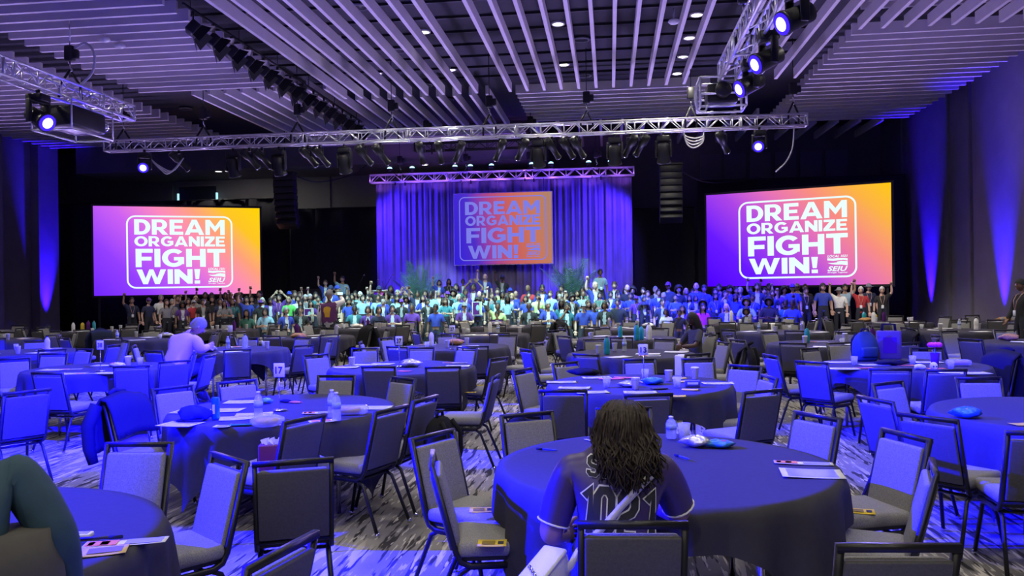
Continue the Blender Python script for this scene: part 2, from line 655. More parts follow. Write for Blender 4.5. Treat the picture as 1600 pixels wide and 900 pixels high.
# flush disc lights / smoke detectors that hang at slat level
dsk = MB().lathe([(.03, .06), (.11, .04), (.13, 0), (.09, -.04), (.02, -.06)], 18).mesh('dome', mat('pale_dome', (.7, .7, .75), .3))
stm = MB().tube([(0, 0, .08), (0, 0, .30)], .02, 6).mesh('stem', M_alu)
for (x, y), nm in zip([(163, 62), (187, 72), (1227, 43), (1053, 34)],
                      ['large one over the left cross slats', 'small one beside it over the left cross slats', 'right of the right truss', 'between the right long slats']):
    p = atz(x, y, ZS - .1)
    t = thing('ceiling_sensor', 'pale dome sensor under the ceiling, ' + nm, 'sensor', p)
    part('dome', dsk, t)
    part('stem', stm, t)

# ------------------------------------------------------------------ drapes, stage and screens


def drape(name, label, x0, x1, y, z0, z1, m, folds=3.2, amp=.07, seed=1, rotz=0.0, cat='drape', group=None, y1=None):
    r_ = random.Random(seed)
    n = int(abs(x1 - x0) * (60 if cat == 'backdrop' else 14)) + 8
    ph = [r_.uniform(0, 6.3) for _ in range(3)]
    vs, fs = [], []
    nz = 5
    ye = y if y1 is None else y1
    for j in range(nz):
        tz = j / (nz - 1)
        for i in range(n):
            u = i / (n - 1)
            x = x0 + (x1 - x0) * u
            a = amp * (1.0 - .35 * tz)
            s = (x - x0) * folds * 2 * PI / 1.6
            if cat == 'backdrop':
                s2 = s * 2.6 + 1.6 * math.sin(x * 1.1 + ph[0]) + .6 * math.sin(x * 3.7 + ph[2])
                s = s2
            yy = y + (ye - y) * u + a * (math.sin(s + ph[0]) * .6 + .4 * math.sin(s * .47 + ph[1] + tz * .5) + .3 * math.sin(s * 1.73 + ph[2]))
            vs.append((x, yy, z0 + (z1 - z0) * tz))
    for j in range(nz - 1):
        for i in range(n - 1):
            a = j * n + i
            fs.append((a, a + 1, a + n + 1, a + n))
    mb = MB().add(vs, fs, 0, True)
    o = thing(name, label, cat, ((x0 + x1) / 2, (y + ye) / 2, 0), 0, group)
    me_ = mb.mesh('cloth', m)
    c = part('cloth', me_, o)
    c.matrix_parent_inverse = o.matrix_basis.inverted()
    sm = c.modifiers.new('thickness', 'SOLIDIFY')
    sm.thickness = .012
    po = MB().tube([(x0, y, z1 + .02), (x1, ye, z1 + .02)], .025, 6).build('header_pole', M_black, o)
    po.matrix_parent_inverse = o.matrix_basis.inverted()
    return o


def zat(x, y, Y):
    return aty(x, y, Y).z


BD0, BD1 = -9.12, .86
drape('stage_backdrop', 'tall pleated voile backdrop lit blue behind the middle screen', BD0, BD1, 31.0, 0.02, 5.9, M_voile, 2.6, .06, 3, cat='backdrop')
drape('black_drape', 'black drape hanging behind the left screen', -24.3, -13.2, 32.2, .02, 5.6, M_drape, 1.6, .06, 4)
drape('black_drape', 'black drape between left screen and blue backdrop', -13.1, -9.4, 32.0, .02, 5.1, M_drape, 1.6, .06, 5)
drape('black_drape', 'black drape between blue backdrop and right screen', .95, 3.3, 32.0, .02, 4.75, M_drape, 1.6, .06, 6)
drape('black_drape', 'black drape hanging behind the right screen', 3.4, 11.0, 31.7, .02, 5.75, M_drape, 1.6, .06, 7)
# black legs flanking screens
st = thing('stage', 'low black stage platform under the middle screen', 'stage', (-4.2, 29.9, 0))
MB().box((0, -.45, .57), (14.0, 2.7, .06)).build('deck', M_stage, st)
MB().box((0, -1.79, .27), (14.0, .04, .54)).build('skirt', M_drape, st)
for x in (-6.7, -3.4, 0, 3.4, 6.7):
    MB().tube([(x, 0, 0), (x, 0, .54)], .03, 6).build('leg', M_black, st)

# gradient of a projected slide


def slide_mat(name, stops, strength, angle=(1, .55)):
    m = bpy.data.materials.new(name)
    m.use_nodes = True
    nt = m.node_tree
    nt.nodes.remove(nt.nodes['Principled BSDF'])
    L = nt.links.new
    tc = nt.nodes.new('ShaderNodeTexCoord')
    sp = nt.nodes.new('ShaderNodeSeparateXYZ')
    L(tc.outputs['Generated'], sp.inputs[0])
    a = nt.nodes.new('ShaderNodeMath')
    a.operation = 'MULTIPLY'
    a.inputs[1].default_value = angle[0] / sum(angle)
    L(sp.outputs[0], a.inputs[0])
    b = nt.nodes.new('ShaderNodeMath')
    b.operation = 'MULTIPLY_ADD'
    b.inputs[1].default_value = angle[1] / sum(angle)
    L(sp.outputs[1], b.inputs[0])
    L(a.outputs[0], b.inputs[2])
    cr = nt.nodes.new('ShaderNodeValToRGB')
    e_ = cr.color_ramp.elements
    while len(e_) < len(stops):
        e_.new(.5)
    for el, (p_, c_) in zip(e_, stops):
        el.position = p_
        el.color = (*c_, 1)
    L(b.outputs[0], cr.inputs[0])
    e = nt.nodes.new('ShaderNodeEmission')
    e.inputs[1].default_value = strength
    L(cr.outputs[0], e.inputs[0])
    L(e.outputs[0], nt.nodes['Material Output'].inputs[0])
    return m


G_side = slide_mat('slide_gradient', [(0, (.07, 0, 1)), (.22, (.14, .01, 1)), (.42, (.42, .06, .80)), (.58, (.80, .17, .48)), (.72, (.95, .27, .22)), (.86, (.98, .45, .06)), (1, (1, .58, 0))], 1.0)
G_left = slide_mat('left_slide_gradient', [(0, (.16, .02, 1)), (.22, (.30, .05, 1)), (.42, (.62, .12, .90)), (.58, (.98, .25, .52)), (.72, (1, .36, .20)), (.84, (1, .56, .02)), (1, (1, .66, 0))], 1.0)
G_mid = slide_mat('mid_slide_gradient', [(0, (.03, .015, .75)), (.22, (.08, .03, .60)), (.42, (.45, .07, .25)), (.6, (.62, .13, .12)), (.8, (.60, .20, .12)), (1, (.42, .24, .16))], .95, (1, .12))
L_side = emis('slide_lettering', (.80, 1.0, .98), 1.05)
L_mid = emis('mid_slide_lettering', (.22, .22, .85), .95)


def rrect(mb, x0, y0, x1, y1, r_, t_, z, mi=0):
    def ring_(d):
        pts = []
        for cx, cy, a0 in ((x1 - r_, y1 - r_, 0), (x0 + r_, y1 - r_, 90), (x0 + r_, y0 + r_, 180), (x1 - r_, y0 + r_, 270)):
            for k in range(7):
                a = R(a0 + 15 * k)
                pts.append((cx + (r_ - d) * math.cos(a), cy + (r_ - d) * math.sin(a), z))
        return pts
    a, b = ring_(0), ring_(t_)
    n = len(a)
    mb.add(a + b, [(i, (i + 1) % n, n + (i + 1) % n, n + i) for i in range(n)], mi)


def block_letter(c):
    """heavy geometric capital as convex polygons, cap height 1 -> (polygons, width)"""
    t, b = .27, .21

    def bar(x0, y0, x1, y1):
        return [(x0, y0), (x1, y0), (x1, y1), (x0, y1)]

    def ring_(cx, cy, ox, oy, ix, iy, a0, a1, n=12):
        out = []
        for k in range(n):
            a, e = R(a0 + (a1 - a0) * k / n), R(a0 + (a1 - a0) * (k + 1) / n)
            out.append([(cx + ox * math.cos(a), cy + oy * math.sin(a)), (cx + ox * math.cos(e), cy + oy * math.sin(e)), (cx + ix * math.cos(e), cy + iy * math.sin(e)), (cx + ix * math.cos(a), cy + iy * math.sin(a))])
        return out
    if c == 'D':
        return [bar(0, 0, t, 1), bar(t, 1 - b, .40, 1), bar(t, 0, .40, b)] + ring_(.40, .5, .50, .5, .50 - t, .5 - b, -90, 90), .90
    if c == 'O':
        return ring_(.54, .5, .54, .5, .54 - t, .5 - b, 0, 360, 28), 1.08
    if c == 'G':
        return ring_(.54, .5, .54, .5, .54 - t, .5 - b, 42, 318, 24) + [bar(.55, .36, 1.02, .55), bar(1.02 - t, .16, 1.02, .40), [(.72, .10), (.94, .17), (1.02, .20), (.76, .32)]], 1.04
    if c == 'R':
        return [bar(0, 0, t, 1), bar(t, 1 - b * .9, .48, 1), bar(t, .31, .48, .50), [(.33, .34), (.62, .36), (.92, 0), (.60, 0)]] + ring_(.48, .655, .38, .345, .38 - t, .345 - b * .9, -90, 90), .92
    if c == 'E':
        return [bar(0, 0, t, 1), bar(t, 1 - b, .76, 1), bar(t, .40, .70, .60), bar(t, 0, .77, b)], .77
    if c == 'F':
        return [bar(0, 0, t, 1), bar(t, 1 - b, .78, 1), bar(t, .36, .72, .57)], .78
    if c == 'A':
        return [[(0, 0), (.28, 0), (.56, .72), (.56, 1), (.42, 1)], [(1.12, 0), (.70, 1), (.56, 1), (.56, .72), (.84, 0)], [(.30, .16), (.82, .16), (.74, .37), (.38, .37)]], 1.12
    if c == 'M':
        return [bar(0, 0, t - .01, 1), bar(1.12 - t + .01, 0, 1.12, 1), [(.0, 1), (.26, 1), (.56, .56), (.56, .18), (.20, .70)], [(1.12, 1), (.92, .70), (.56, .18), (.56, .56), (.86, 1)]], 1.12
    if c == 'N':
        return [bar(0, 0, t - .01, 1), bar(.92 - t + .01, 0, .92, 1), [(0, 1), (.25, 1), (.92, .18), (.92, 0), (.68, 0), (0, .82)]], .92
    if c == 'I':
        return [bar(0, 0, t, 1)], t
    if c == 'Z':
        return [bar(.03, 1 - b, .84, 1), bar(0, 0, .86, b), [(0, b), (0, b - .03), (.40, b), (.84, 1 - b), (.44, 1 - b)]], .86
    if c == 'H':
        return [bar(0, 0, t, 1), bar(.92 - t, 0, .92, 1), bar(t, .39, .92 - t, .61)], .92
    if c == 'T':
        return [bar(0, 1 - b, .86, 1), bar(.43 - t / 2, 0, .43 + t / 2, 1 - b)], .86
    if c == 'W':
        return [[(0, 1), (.28, 1), (.56, .0), (.33, 0)], [(.33, 0), (.56, 0), (.84, 1), (.64, 1)], [(.64, 1), (.84, 1), (1.15, 0), (.92, 0)], [(.92, 0), (1.15, 0), (1.48, 1), (1.20, 1)]], 1.48
    return [[(.02, 1), (.32, 1), (.26, .31), (.08, .31)], bar(.03, 0, .31, .22)], .34


def block_word(wd):
    out, x = [], 0.0
    for c in wd:
        ps, w_ = block_letter(c)
        out.append([[(x + a, b) for a, b in q] for q in ps])
        x += w_ + .075
    return out, x - .075


def screen(label, LB, RB, h, glow, letm, lay, legs=True, name='projection_screen'):
    W = (RB - LB).to_2d().length
    ang = math.atan2(RB.y - LB.y, RB.x - LB.x)
    t = thing(name, label, 'screen', LB, ang)

    def S(o):                              # local XY of slide -> XZ of screen
        o.rotation_euler = (PI / 2, 0, 0)
        return o
    MB().box((W / 2, .05, h / 2), (W + (.16 if legs else .06), .06, h + (.16 if legs else .06))).build('frame', M_black if legs else M_slat, t)
    if legs:
        for x in (.15, W / 2, W - .15):
            MB().box((x, .12, -LB.z / 2 + h * .25), (.07, .07, LB.z + h * .5)).build('support_leg', M_black, t)
            MB().box((x, .35, -LB.z + .03), (.07, 1.0, .06)).build('foot', M_black, t)
    else:
        for x in (.3, W - .3):
            MB().tube([(x, .1, h), (x, .13, 5.93 - LB.z)], .012, 5).build('hanging_wire', M_black, t)
    S(MB().add([(0, 0, 0), (W, 0, 0), (W, h, 0), (0, h, 0)], [(0, 1, 2, 3)]).build('slide', glow, t))
    q = []
    mb = MB()
    rrect(mb, lay['f'][0] * W, (1 - lay['f'][3]) * h, lay['f'][1] * W, (1 - lay['f'][2]) * h, .055 * W, lay['ft'] * W, .008)
    S(mb.build('outline', letm, t))
    for word in ('DREAM', 'ORGANIZE', 'FIGHT', 'WIN!'):
        u0, u1, v0, v1 = lay[word]
        polys, ww = block_word(word)
        for lt in polys:
            mb = MB()
            for q_ in lt:
                mb.add([((u0 + (u1 - u0) * x / ww) * W, (1 - v1 + (v1 - v0) * y_) * h, .008) for x, y_ in q_], [tuple(range(len(q_)))])
            S(mb.build('letter', letm, t))
    u0, u1 = lay['logo']
    for word, k, sh in (('LOCAL 1021', 'l1', .25), ('SEIU', 'l3', .3), ('Stronger Together', 'l4', .2)):
        v0, v1 = lay[k]
        mb = MB()
        put_text(mb, word, u0 * W, (1 - v1) * h, (u1 - u0) * W, (v1 - v0) * h, .008, 0, .03, sh)
        S(mb.build('logo_lettering', letm, t))
    v0, v1 = lay['l2']
    mb = MB()
    a = [(0, 1), (.25, .93), (.5, .98), (.8, .96), (1, .92), (1, .62), (.8, .74), (.55, .70), (.3, .62), (0, .70)]
    b = [(0, .38), (.2, .20), (.45, .12), (.7, .12), (1, .0), (1, .48), (.75, .52), (.5, .44), (.3, .36), (.1, .36)]
    cc = [(.45, .50), (.7, .60), (1, .52), (.98, .20), (.7, .22)]
    for poly in (a, b, cc):
        mb.add([((u0 + (u1 - u0) * x) * W, (1 - (v1 - (v1 - v0) * y_)) * h, .008) for x, y_ in poly], [tuple(range(len(poly)))])
    S(mb.build('emblem', letm, t))
    return t


LAY = dict(f=(.189, .828, .10, .925), ft=.010, DREAM=(.236, .78, .143, .317), ORGANIZE=(.236, .78, .334, .45), FIGHT=(.242, .782, .477, .684),
           logo=(.675, .78), l1=(.695, .722), l2=(.727, .805), l3=(.81, .862), l4=(.868, .884))
LAY['WIN!'] = (.246, .628, .71, .877)
LAYM = dict(f=(.053, .945, .045, .95), ft=.010, DREAM=(.115, .88, .115, .30), ORGANIZE=(.115, .88, .315, .455), FIGHT=(.125, .885, .485, .70),
            logo=(.74, .88), l1=(.715, .74), l2=(.745, .825), l3=(.832, .885), l4=(.893, .91))
LAYM['WIN!'] = (.14, .66, .735, .92)
zb, zt = 1.66, 5.02
screen('large left screen glowing purple to yellow with white slogan', Vector((-19.12, 28.0, zb)), Vector((-13.69, 30.4, zb)), zt - zb, G_left, L_side, LAY)
screen('large right screen glowing purple to yellow with white slogan', Vector((3.57, 30.4, zb + .03)), Vector((9.27, 28.0, zb + .03)), zt - zb, G_side, L_side, LAY)
screen('dimmer middle screen with lavender slogan hung before the backdrop', Vector((-5.93, 30.6, 2.66)), Vector((-2.16, 30.6, 2.66)), 2.72, G_mid, L_mid, LAYM, False)
# ------------------------------------------------------------------ trusses


def truss(label, axis, start, length, side=.30, bay=.64, m=M_alu, name='lighting_truss', group=None):
    """box truss along local X"""
    t = thing(name, label, 'truss', start, 0 if axis == 'x' else PI / 2, group)
    h = side / 2
    ch = MB().tube([(0, 0, 0), (length, 0, 0)], side * .085, 8).mesh('chord', m)
    for sy in (-h, h):
        for sz in (-h, h):
            part('chord', ch, t, (0, sy, sz))
    rb = side * .045
    n = int(round(length / bay))
    b = length / n
    ve = MB().tube([(0, 0, -h), (0, 0, h)], rb, 5).mesh('brace', m)
    d1 = MB().tube([(0, 0, -h), (b / 2, 0, h)], rb, 5).mesh('brace', m)
    d2 = MB().tube([(0, 0, h), (b / 2, 0, -h)], rb, 5).mesh('brace', m)
    cr = MB().tube([(0, -h, 0), (b, h, 0)], rb, 5).mesh('brace', m)
    for i in range(n + 1):
        for sy in (-h, h):
            part('brace', ve, t, (i * b, sy, 0))
            if i < n:
                part('brace', d1, t, (i * b, sy, 0))
                part('brace', d2, t, (i * b + b / 2, sy, 0))
        if i < n:
            part('brace', cr, t, (i * b, 0, h if i % 2 else -h))
    fr = MB()
    for a_, b_ in (((-h, -h), (h, -h)), ((h, -h), (h, h)), ((h, h), (-h, h)), ((-h, h), (-h, -h))):
        fr.tube([(0, *a_), (0, *b_)], side * .085, 6)
    me_ = fr.mesh('end_frame', m)
    k = 0
    for x in [0] + [q for q in (3.05 * i for i in range(1, 8)) if q < length - .5] + [length]:
        part('end_frame', me_, t, (x, 0, 0))
    return t


TY = 22.3
truss('long silver box truss spanning the hall in front of the stage', 'x', (-14.75, TY, TZ), 20.0)
truss('silver truss running towards the viewer on the left', 'y', (-11.55, 11.0, TZ), 7.3, .34)
truss('silver truss running towards the viewer on the right', 'y', (2.45, 9.0, TZ), 8.0, .34)
truss('violet lit truss topping the blue backdrop', 'x', (-9.25, 30.75, 6.08), 10.2, .30, .64, mat('violet_truss', (.62, .60, .68), .35, .5), 'backdrop_truss')
truss('small black truss hanging behind the long silver truss', 'x', (-6.6, 27.2, 6.62), 4.4, .26, .6, M_black, 'black_truss')

# ------------------------------------------------------------------ rigging: hoists
hb = MB().rbox((0, 0, 0), (.20, .16, .34), .04).rbox((.13, 0, -.02), (.14, .12, .2), .03).mesh('motor_body', M_black)
hk = MB().tube([(0, 0, -.15), (0, 0, -.30), (.04, 0, -.36), (.0, 0, -.42)], .02, 6).mesh('hook', M_chrome)
sl_ = MB()
for s in (-1, 1):
    sl_.tube([(0, 0, -.36), (s * .16, s * .1, -.68), (s * .16, s * .15, -.98)], .028, 6)
slm = sl_.mesh('sling', M_black)


def hoist(x, y, z, label, pale=False, top=ZC):
    t = thing('chain_hoist', label, 'hoist', (x, y, z), 0, 'chain hoists on the trusses')
    part('motor_body', hb, t)
    part('hook', hk, t)
    part('sling', slm, t)
    MB().tube([(0, 0, .15), (0, 0, top - z)], .012, 5).build('chain', M_chrome if pale else M_black, t)
    return t


for px, nm in ((193, 'left end of the long truss'), (318, 'second from left on the long truss'), (465, 'third from left on the long truss'), (612, 'fourth from left on the long truss'),
               (765, 'middle of the long truss'), (917, 'fourth from right on the long truss'), (1080, 'above the cable bundle on the long truss'), (1240, 'right end of the long truss')):
    p = aty(px, 200, TY)
    hoist(p.x, TY, TZ + .85, 'black chain hoist, ' + nm)
hoist(-11.55, 16.2, TZ + .85, 'bright chain hoist with looped hose on the left truss', True)
hoist(2.45, 14.9, TZ + .85, 'chain hoist over the right truss', True)
for px, nm in ((625, 'left'), (728, 'second'), (827, 'third'), (932, 'right')):
    p = aty(px, 272, 30.75)
    hoist(p.x, 30.75, 6.08 + .7, 'small dark hoist over the backdrop truss, %s of four' % nm)

hoist(-6.2, 27.2, 6.62 + .75, 'black hoist over the left of the small black truss')
hoist(-2.6, 27.2, 6.62 + .75, 'black hoist over the right of the small black truss')

# ------------------------------------------------------------------ stage lights
m_clamp = MB().box((0, 0, -.03), (.05, .05, .08)).tube([(-.03, 0, .0), (.03, 0, .0)], .035, 8).mesh('clamp', M_black)


def moving_light(loc, aim, label, lens, group, sc=1.0, lit=None, big=True):
    """base, yoke and barrel head with a lens"""
    t = thing('moving_light', label, 'stage light', loc, 0, group)
    d = (Vector(aim) - Vector(loc)).normalized()
    part('clamp', m_clamp, t)
    base = MB().rbox((0, 0, -.13 * sc), (.30 * sc, .26 * sc, .14 * sc), .03)
    base.build('base', M_black, t)
    rz = math.atan2(d.y, d.x) - PI / 2
    yo = MB()
    for s in (-1, 1):
        yo.rbox((s * .17 * sc, 0, -.36 * sc), (.05 * sc, .12 * sc, .40 * sc), .02)
    yo.rbox((0, 0, -.20 * sc), (.38 * sc, .14 * sc, .05 * sc), .02)
    yo.build('yoke', M_black, t).rotation_euler = (0, 0, rz)
    head = MB()
    head.lathe([(.08 * sc, -.24 * sc), (.13 * sc, -.20 * sc), (.14 * sc, 0), (.15 * sc, .17 * sc), (.165 * sc, .20 * sc), (.165 * sc, .24 * sc), (.15 * sc, .24 * sc)], 16)
    h = head.build('head', M_black, t, (0, 0, -.46 * sc))
    h.rotation_euler = d.to_track_quat('Z', 'Y').to_euler()
    part('lens', MB().lathe([(.142 * sc, .2405 * sc), (.142 * sc, .25 * sc), (.05 * sc, .262 * sc)], 16).mesh('lens', lens), h)
    if lens is not M_black:
        part('lens_core', MB().lathe([(.095 * sc, .256 * sc), (.085 * sc, .268 * sc), (.03 * sc, .272 * sc)], 14).mesh('lens_core', E_core), h)
    return t, Vector(loc) + Vector((0, 0, -.46 * sc)) + d * .35 * sc


def profile_light(loc, aim, label, group, sc=1.0):
    """long ellipsoidal spot in a yoke"""
    t = thing('profile_light', label, 'stage light', loc, 0, group)
    d = (Vector(aim) - Vector(loc)).normalized()
    part('clamp', m_clamp, t)
    rz = math.atan2(d.y, d.x) - PI / 2
    yo = MB()
    for s in (-1, 1):
        yo.box((s * .13 * sc, 0, -.20 * sc), (.015, .04, .24 * sc))
    yo.box((0, 0, -.08 * sc), (.27 * sc, .04, .015))
    yo.build('yoke', M_black, t).rotation_euler = (0, 0, rz)
    h = MB().lathe([(.10 * sc, -.34 * sc), (.12 * sc, -.28 * sc), (.12 * sc, -.05 * sc), (.085 * sc, 0), (.085 * sc, .34 * sc), (.10 * sc, .36 * sc), (.10 * sc, .40 * sc)], 12).build('barrel', M_black, t, (0, 0, -.30 * sc))
    h.rotation_euler = d.to_track_quat('Z', 'Y').to_euler()
    part('lens', MB().lathe([(.09 * sc, .401 * sc), (.09 * sc, .41 * sc)], 12).mesh('lens', M_chrome), h)
    return t


def flood_light(loc, aim, label, group, sc=1.0):
    """square flood with four barn doors"""
    t = thing('flood_light', label, 'stage light', loc, 0, group)
    d = (Vector(aim) - Vector(loc)).normalized()
    part('clamp', m_clamp, t)
    MB().tube([(0, 0, 0), (0, 0, -.25 * sc)], .02, 6).build('stem', M_black, t)
    q = d.to_track_quat('Z', 'Y').to_euler()
    h = MB().rbox((0, 0, 0), (.34 * sc, .26 * sc, .20 * sc), .03).build('housing', M_black, t, (0, 0, -.33 * sc))
    h.rotation_euler = q
    for k in range(4):
        a = k * PI / 2
        half = .17 * sc if k % 2 else .13 * sc
        l_ = .34 * sc if k % 2 == 0 else .26 * sc
        me_ = MB().add([(-l_ / 2, half, .10 * sc), (l_ / 2, half, .10 * sc), (l_ * .72, half + .14 * sc, .30 * sc), (-l_ * .72, half + .14 * sc, .30 * sc),
                        (-l_ / 2, half + .008, .10 * sc), (l_ / 2, half + .008, .10 * sc), (l_ * .72, half + .148 * sc, .30 * sc), (-l_ * .72, half + .148 * sc, .30 * sc)],
                       [(0, 1, 2, 3), (7, 6, 5, 4), (0, 4, 5, 1), (2, 6, 7, 3), (0, 3, 7, 4), (1, 5, 6, 2)]).mesh('barn_door', M_black)
        o = part('barn_door', me_, h)
        o.rotation_euler = (0, 0, a)
    return t


# row of floods along the edge of the long slats
for k in range(14):
    y = 15.9 + k * .86
    flood_light((-8.55, y, ZS - .02), (-3.5, y + 2.5, 3.0), 'black barn door flood, %s in the slanting row under the left slats' %
                ['first', 'second', 'third', 'fourth', 'fifth', 'sixth', 'seventh', 'eighth', 'ninth', 'tenth', 'eleventh', 'twelfth', 'thirteenth', 'last'][k], 'barn door floods', 1.05)
MB_t = thing('light_bar', 'straight black pipe carrying the slanting row of floods', 'pipe', (-8.55, 15.5, ZS))
MB().tube([(0, 0, .02), (0, 11.9, .02)], .03, 8).build('pipe', M_black, MB_t)
me = MB().tube([(0, 0, .02), (0, 0, ZC - ZS)], .012, 5).mesh('hanger', M_black)
for k in range(6):
    part('hanger', me, MB_t, (0, .3 + 2.2 * k, 0))

# fixtures on the long truss: (pixel x, kind)
n_ = 0
FT = [(275, 'p', -1), (360, 'm', -1), (386, 'p', -1), (406, 'p', -1), (432, 'm', -1), (478, 'p', -1), (497, 'p', -1), (535, 'm', -1), (565, 'p', -1), (592, 'p', -1), (655, 'p', 0), (685, 'p', 0), (716, 'p', 1),
      (780, 'p', 1), (815, 'p', 1), (840, 'm', 0), (862, 'p', -1), (885, 'p', -1), (902, 'p', -1), (960, 'm', 0), (985, 'p', 1), (1003, 'p', 1), (1037, 'm', 0), (1130, 'p', -1)]
ordn = ['first', 'second', 'third', 'fourth', 'fifth', 'sixth', 'seventh', 'eighth', 'ninth', 'tenth', 'eleventh', 'twelfth', 'thirteenth', 'fourteenth', 'fifteenth', 'sixteenth',
        'seventeenth', 'eighteenth', 'nineteenth', 'twentieth', '21st', '22nd', '23rd', '24th', '25th', '26th']
np_, nm_ = 0, 0
for px, kd, s in FT:
    p = aty(px, 212, TY)
    L0 = (p.x, TY + .15, TZ - .19)
    if kd == 'p':
        profile_light(L0, (p.x - s * 2.2, TY + 3.5, 2.6), 'black profile spot under the long truss, %s from left' % ordn[np_], 'profile spots', .95)
        np_ += 1
    else:
        moving_light(L0, (p.x + .3, TY + 2.5, .5), 'unlit black moving light under the long truss, %s from left' % ordn[nm_], M_black, 'unlit moving lights', 1.15)
        nm_ += 1
for px, nm, tx in ((230, 'left', (-8, 8, .5)), (1185, 'right', (-1, 6, .5))):
    p = aty(px, 225, TY)
    t, q = moving_light((p.x, TY - .15, TZ - .19), tx, 'moving light glowing blue under the %s end of the long truss' % nm, E_bluew, 'lit blue moving lights', 1.0)
    lamp('SPOT', 'blue_beam', q, tx, BLUE, W_FRONT, 62, .35, .1)
for y, nm in ((11.9, 'nearest the viewer'), (14.0, 'second'), (15.7, 'farthest')):
    tx = (-8.0, y - 4.0, .8)
    t, q = moving_light((2.45 + .25, y, TZ - .05), tx, 'moving light glowing blue on the right truss, ' + nm, E_blue, 'lit blue moving lights', 1.12)
    lamp('SPOT', 'blue_beam', q, tx, BLUE, W_SIDE, 46, .22, .08)
for y, nm, on in ((15.2, 'lit blue', 1), (13.6, 'unlit', 0)):
    tx = (-1.0, y - 3, .4)
    t, q = moving_light((-11.55, y, TZ - .20), tx, nm + ' moving light hanging under the left truss', E_blue if on else M_black, 'moving lights', 1.2)
    if on:
        lamp('SPOT', 'blue_beam', q, tx, BLUE, W_SIDE, 46, .22, .08)
# black projector cases hung in cradles
t = thing('projector', 'boxy black projector in a cradle under the left truss', 'projector', (-11.55, 16.3, TZ - .16))
MB().rbox((0, 0, -.42), (.75, 1.15, .45), .05).build('case', M_black, t)
cg = MB()
for sx in (-.45, .45):
    for sy in (-.7, .7):
        cg.tube([(sx * .36, sy, .0), (sx, sy, -.12), (sx, sy, -.75)], .02, 6)
    cg.tube([(sx, -.7, -.75), (sx, .7, -.75)], .02, 6)
for sy in (-.7, .7):
    cg.tube([(-.45, sy, -.75), (.45, sy, -.75)], .02, 6)
cg.build('cradle', M_alu, t)
MB().lathe([(.10, 0), (.12, .1), (.11, .14)], 14).build('lens', M_chrome, t, (.25, .6, -.42)).rotation_euler = (-PI / 2, 0, 0)
t = thing('projector', 'black projector in a silver cradle at the end of right truss', 'projector', (2.35, 17.2, TZ - .22))
MB().rbox((0, 0, -.20), (.62, .55, .40), .05).build('case', M_black, t)
cg = MB()
for sx in (-.46, .46):
    for sy in (-.32, .32):
        cg.tube([(sx, sy, .12), (sx, sy, -.48)], .022, 6)
    for z in (.12, -.48):
        cg.tube([(sx, -.32, z), (sx, .32, z)], .022, 6)
for sy in (-.32, .32):
    for z in (.12, -.22, -.48):
        cg.tube([(-.46, sy, z), (.46, sy, z)], .022, 6)
cg.build('cradle', M_alu, t)
MB().lathe([(.15, 0), (.17, .12), (.13, .16)], 16).build('lens', M_black, t, (.0, -.27, -.16)).rotation_euler = (PI / 2, 0, 0)
# cable loops
_cb = 0


def cable(label, pts, r_=.018, m=M_cable, cat='cable'):
    v = [Vector(p) for p in pts]
    fine = []
    for i in range(len(v) - 1):
        p0, p1, p2, p3 = v[max(i - 1, 0)], v[i], v[i + 1], v[min(i + 2, len(v) - 1)]
        for k in range(6):
            t_ = k / 6
            fine.append(.5 * ((2 * p1) + (p2 - p0) * t_ + (2 * p0 - 5 * p1 + 4 * p2 - p3) * t_ ** 2 + (3 * p1 - p0 - 3 * p2 + p3) * t_ ** 3))
    fine.append(v[-1])
    o = MB().tube(fine, r_, 6).build('cable', m)
    return tag(o, label, cat)


for k, (dx, dz) in enumerate(((0, 0), (.05, -.12), (.12, -.26), (.18, -.42))):
    a, b = aty(1068, 205, TY - .2), aty(1100, 205, TY - .2)
    mid = aty(1084, 216 + 5 * k, TY - .2)
    cable('pale cable loop hanging under the long truss, %s of four' % ['shortest', 'second', 'third', 'longest'][k], [a, aty(1070 + k, 212 + 4 * k, TY - .2), mid, aty(1098, 213 + 3 * k, TY - .2), b])
for k in range(3):
    cable('grey cable swag under the left end of the truss, %s of three' % ['upper', 'middle', 'lower'][k],
          [aty(235, 248, TY - .1), aty(250, 260 + 2 * k, TY - .1), aty(270 - 3 * k, 267 + 2 * k, TY - .1), aty(287, 247, TY - .1)])
_e = aty(1241, 212, TY)
cable('thin pale cable hanging from the right end of the truss', [(_e.x, TY, TZ - .15), aty(1238, 232, TY), aty(1227, 254, TY), aty(1212, 268, TY)])
cable('white looped hose beside the bright hoist on left truss', [(-11.45, 16.2, TZ + .95), (-11.25, 16.3, TZ + 1.08), (-11.05, 16.3, TZ + .85), (-11.1, 16.3, TZ + .45), (-11.40, 16.3, TZ + .17)], .03)
cable('white cable loop beside the cradle on the right truss', [(1.90, 16.88, TZ - .12), (1.78, 16.85, TZ - .40), (1.82, 16.85, TZ - .75), (1.98, 16.85, TZ - .80), (2.02, 16.88, TZ - .68)], .02)

# lamps standing on the backdrop truss
m_h = MB().lathe([(.04, 0), (.09, .04), (.11, .14), (.11, .2)], 12).mesh('housing', M_black)
m_l = MB().ball((0, 0, .21), (.10, .10, .07), 12, 6).mesh('lens', E_teal)
for i, px in enumerate((609, 644, 711, 735, 768, 831, 861, 920, 954)):
    p = aty(px, 270, 30.75)
    t = thing('wash_light', 'glowing wash light on top of the backdrop truss, %s from left' % ordn[i], 'stage light', (p.x, 30.75, 6.26), 0, 'wash lights over the backdrop')
    part('housing', m_h, t)
    part('lens', m_l, t)
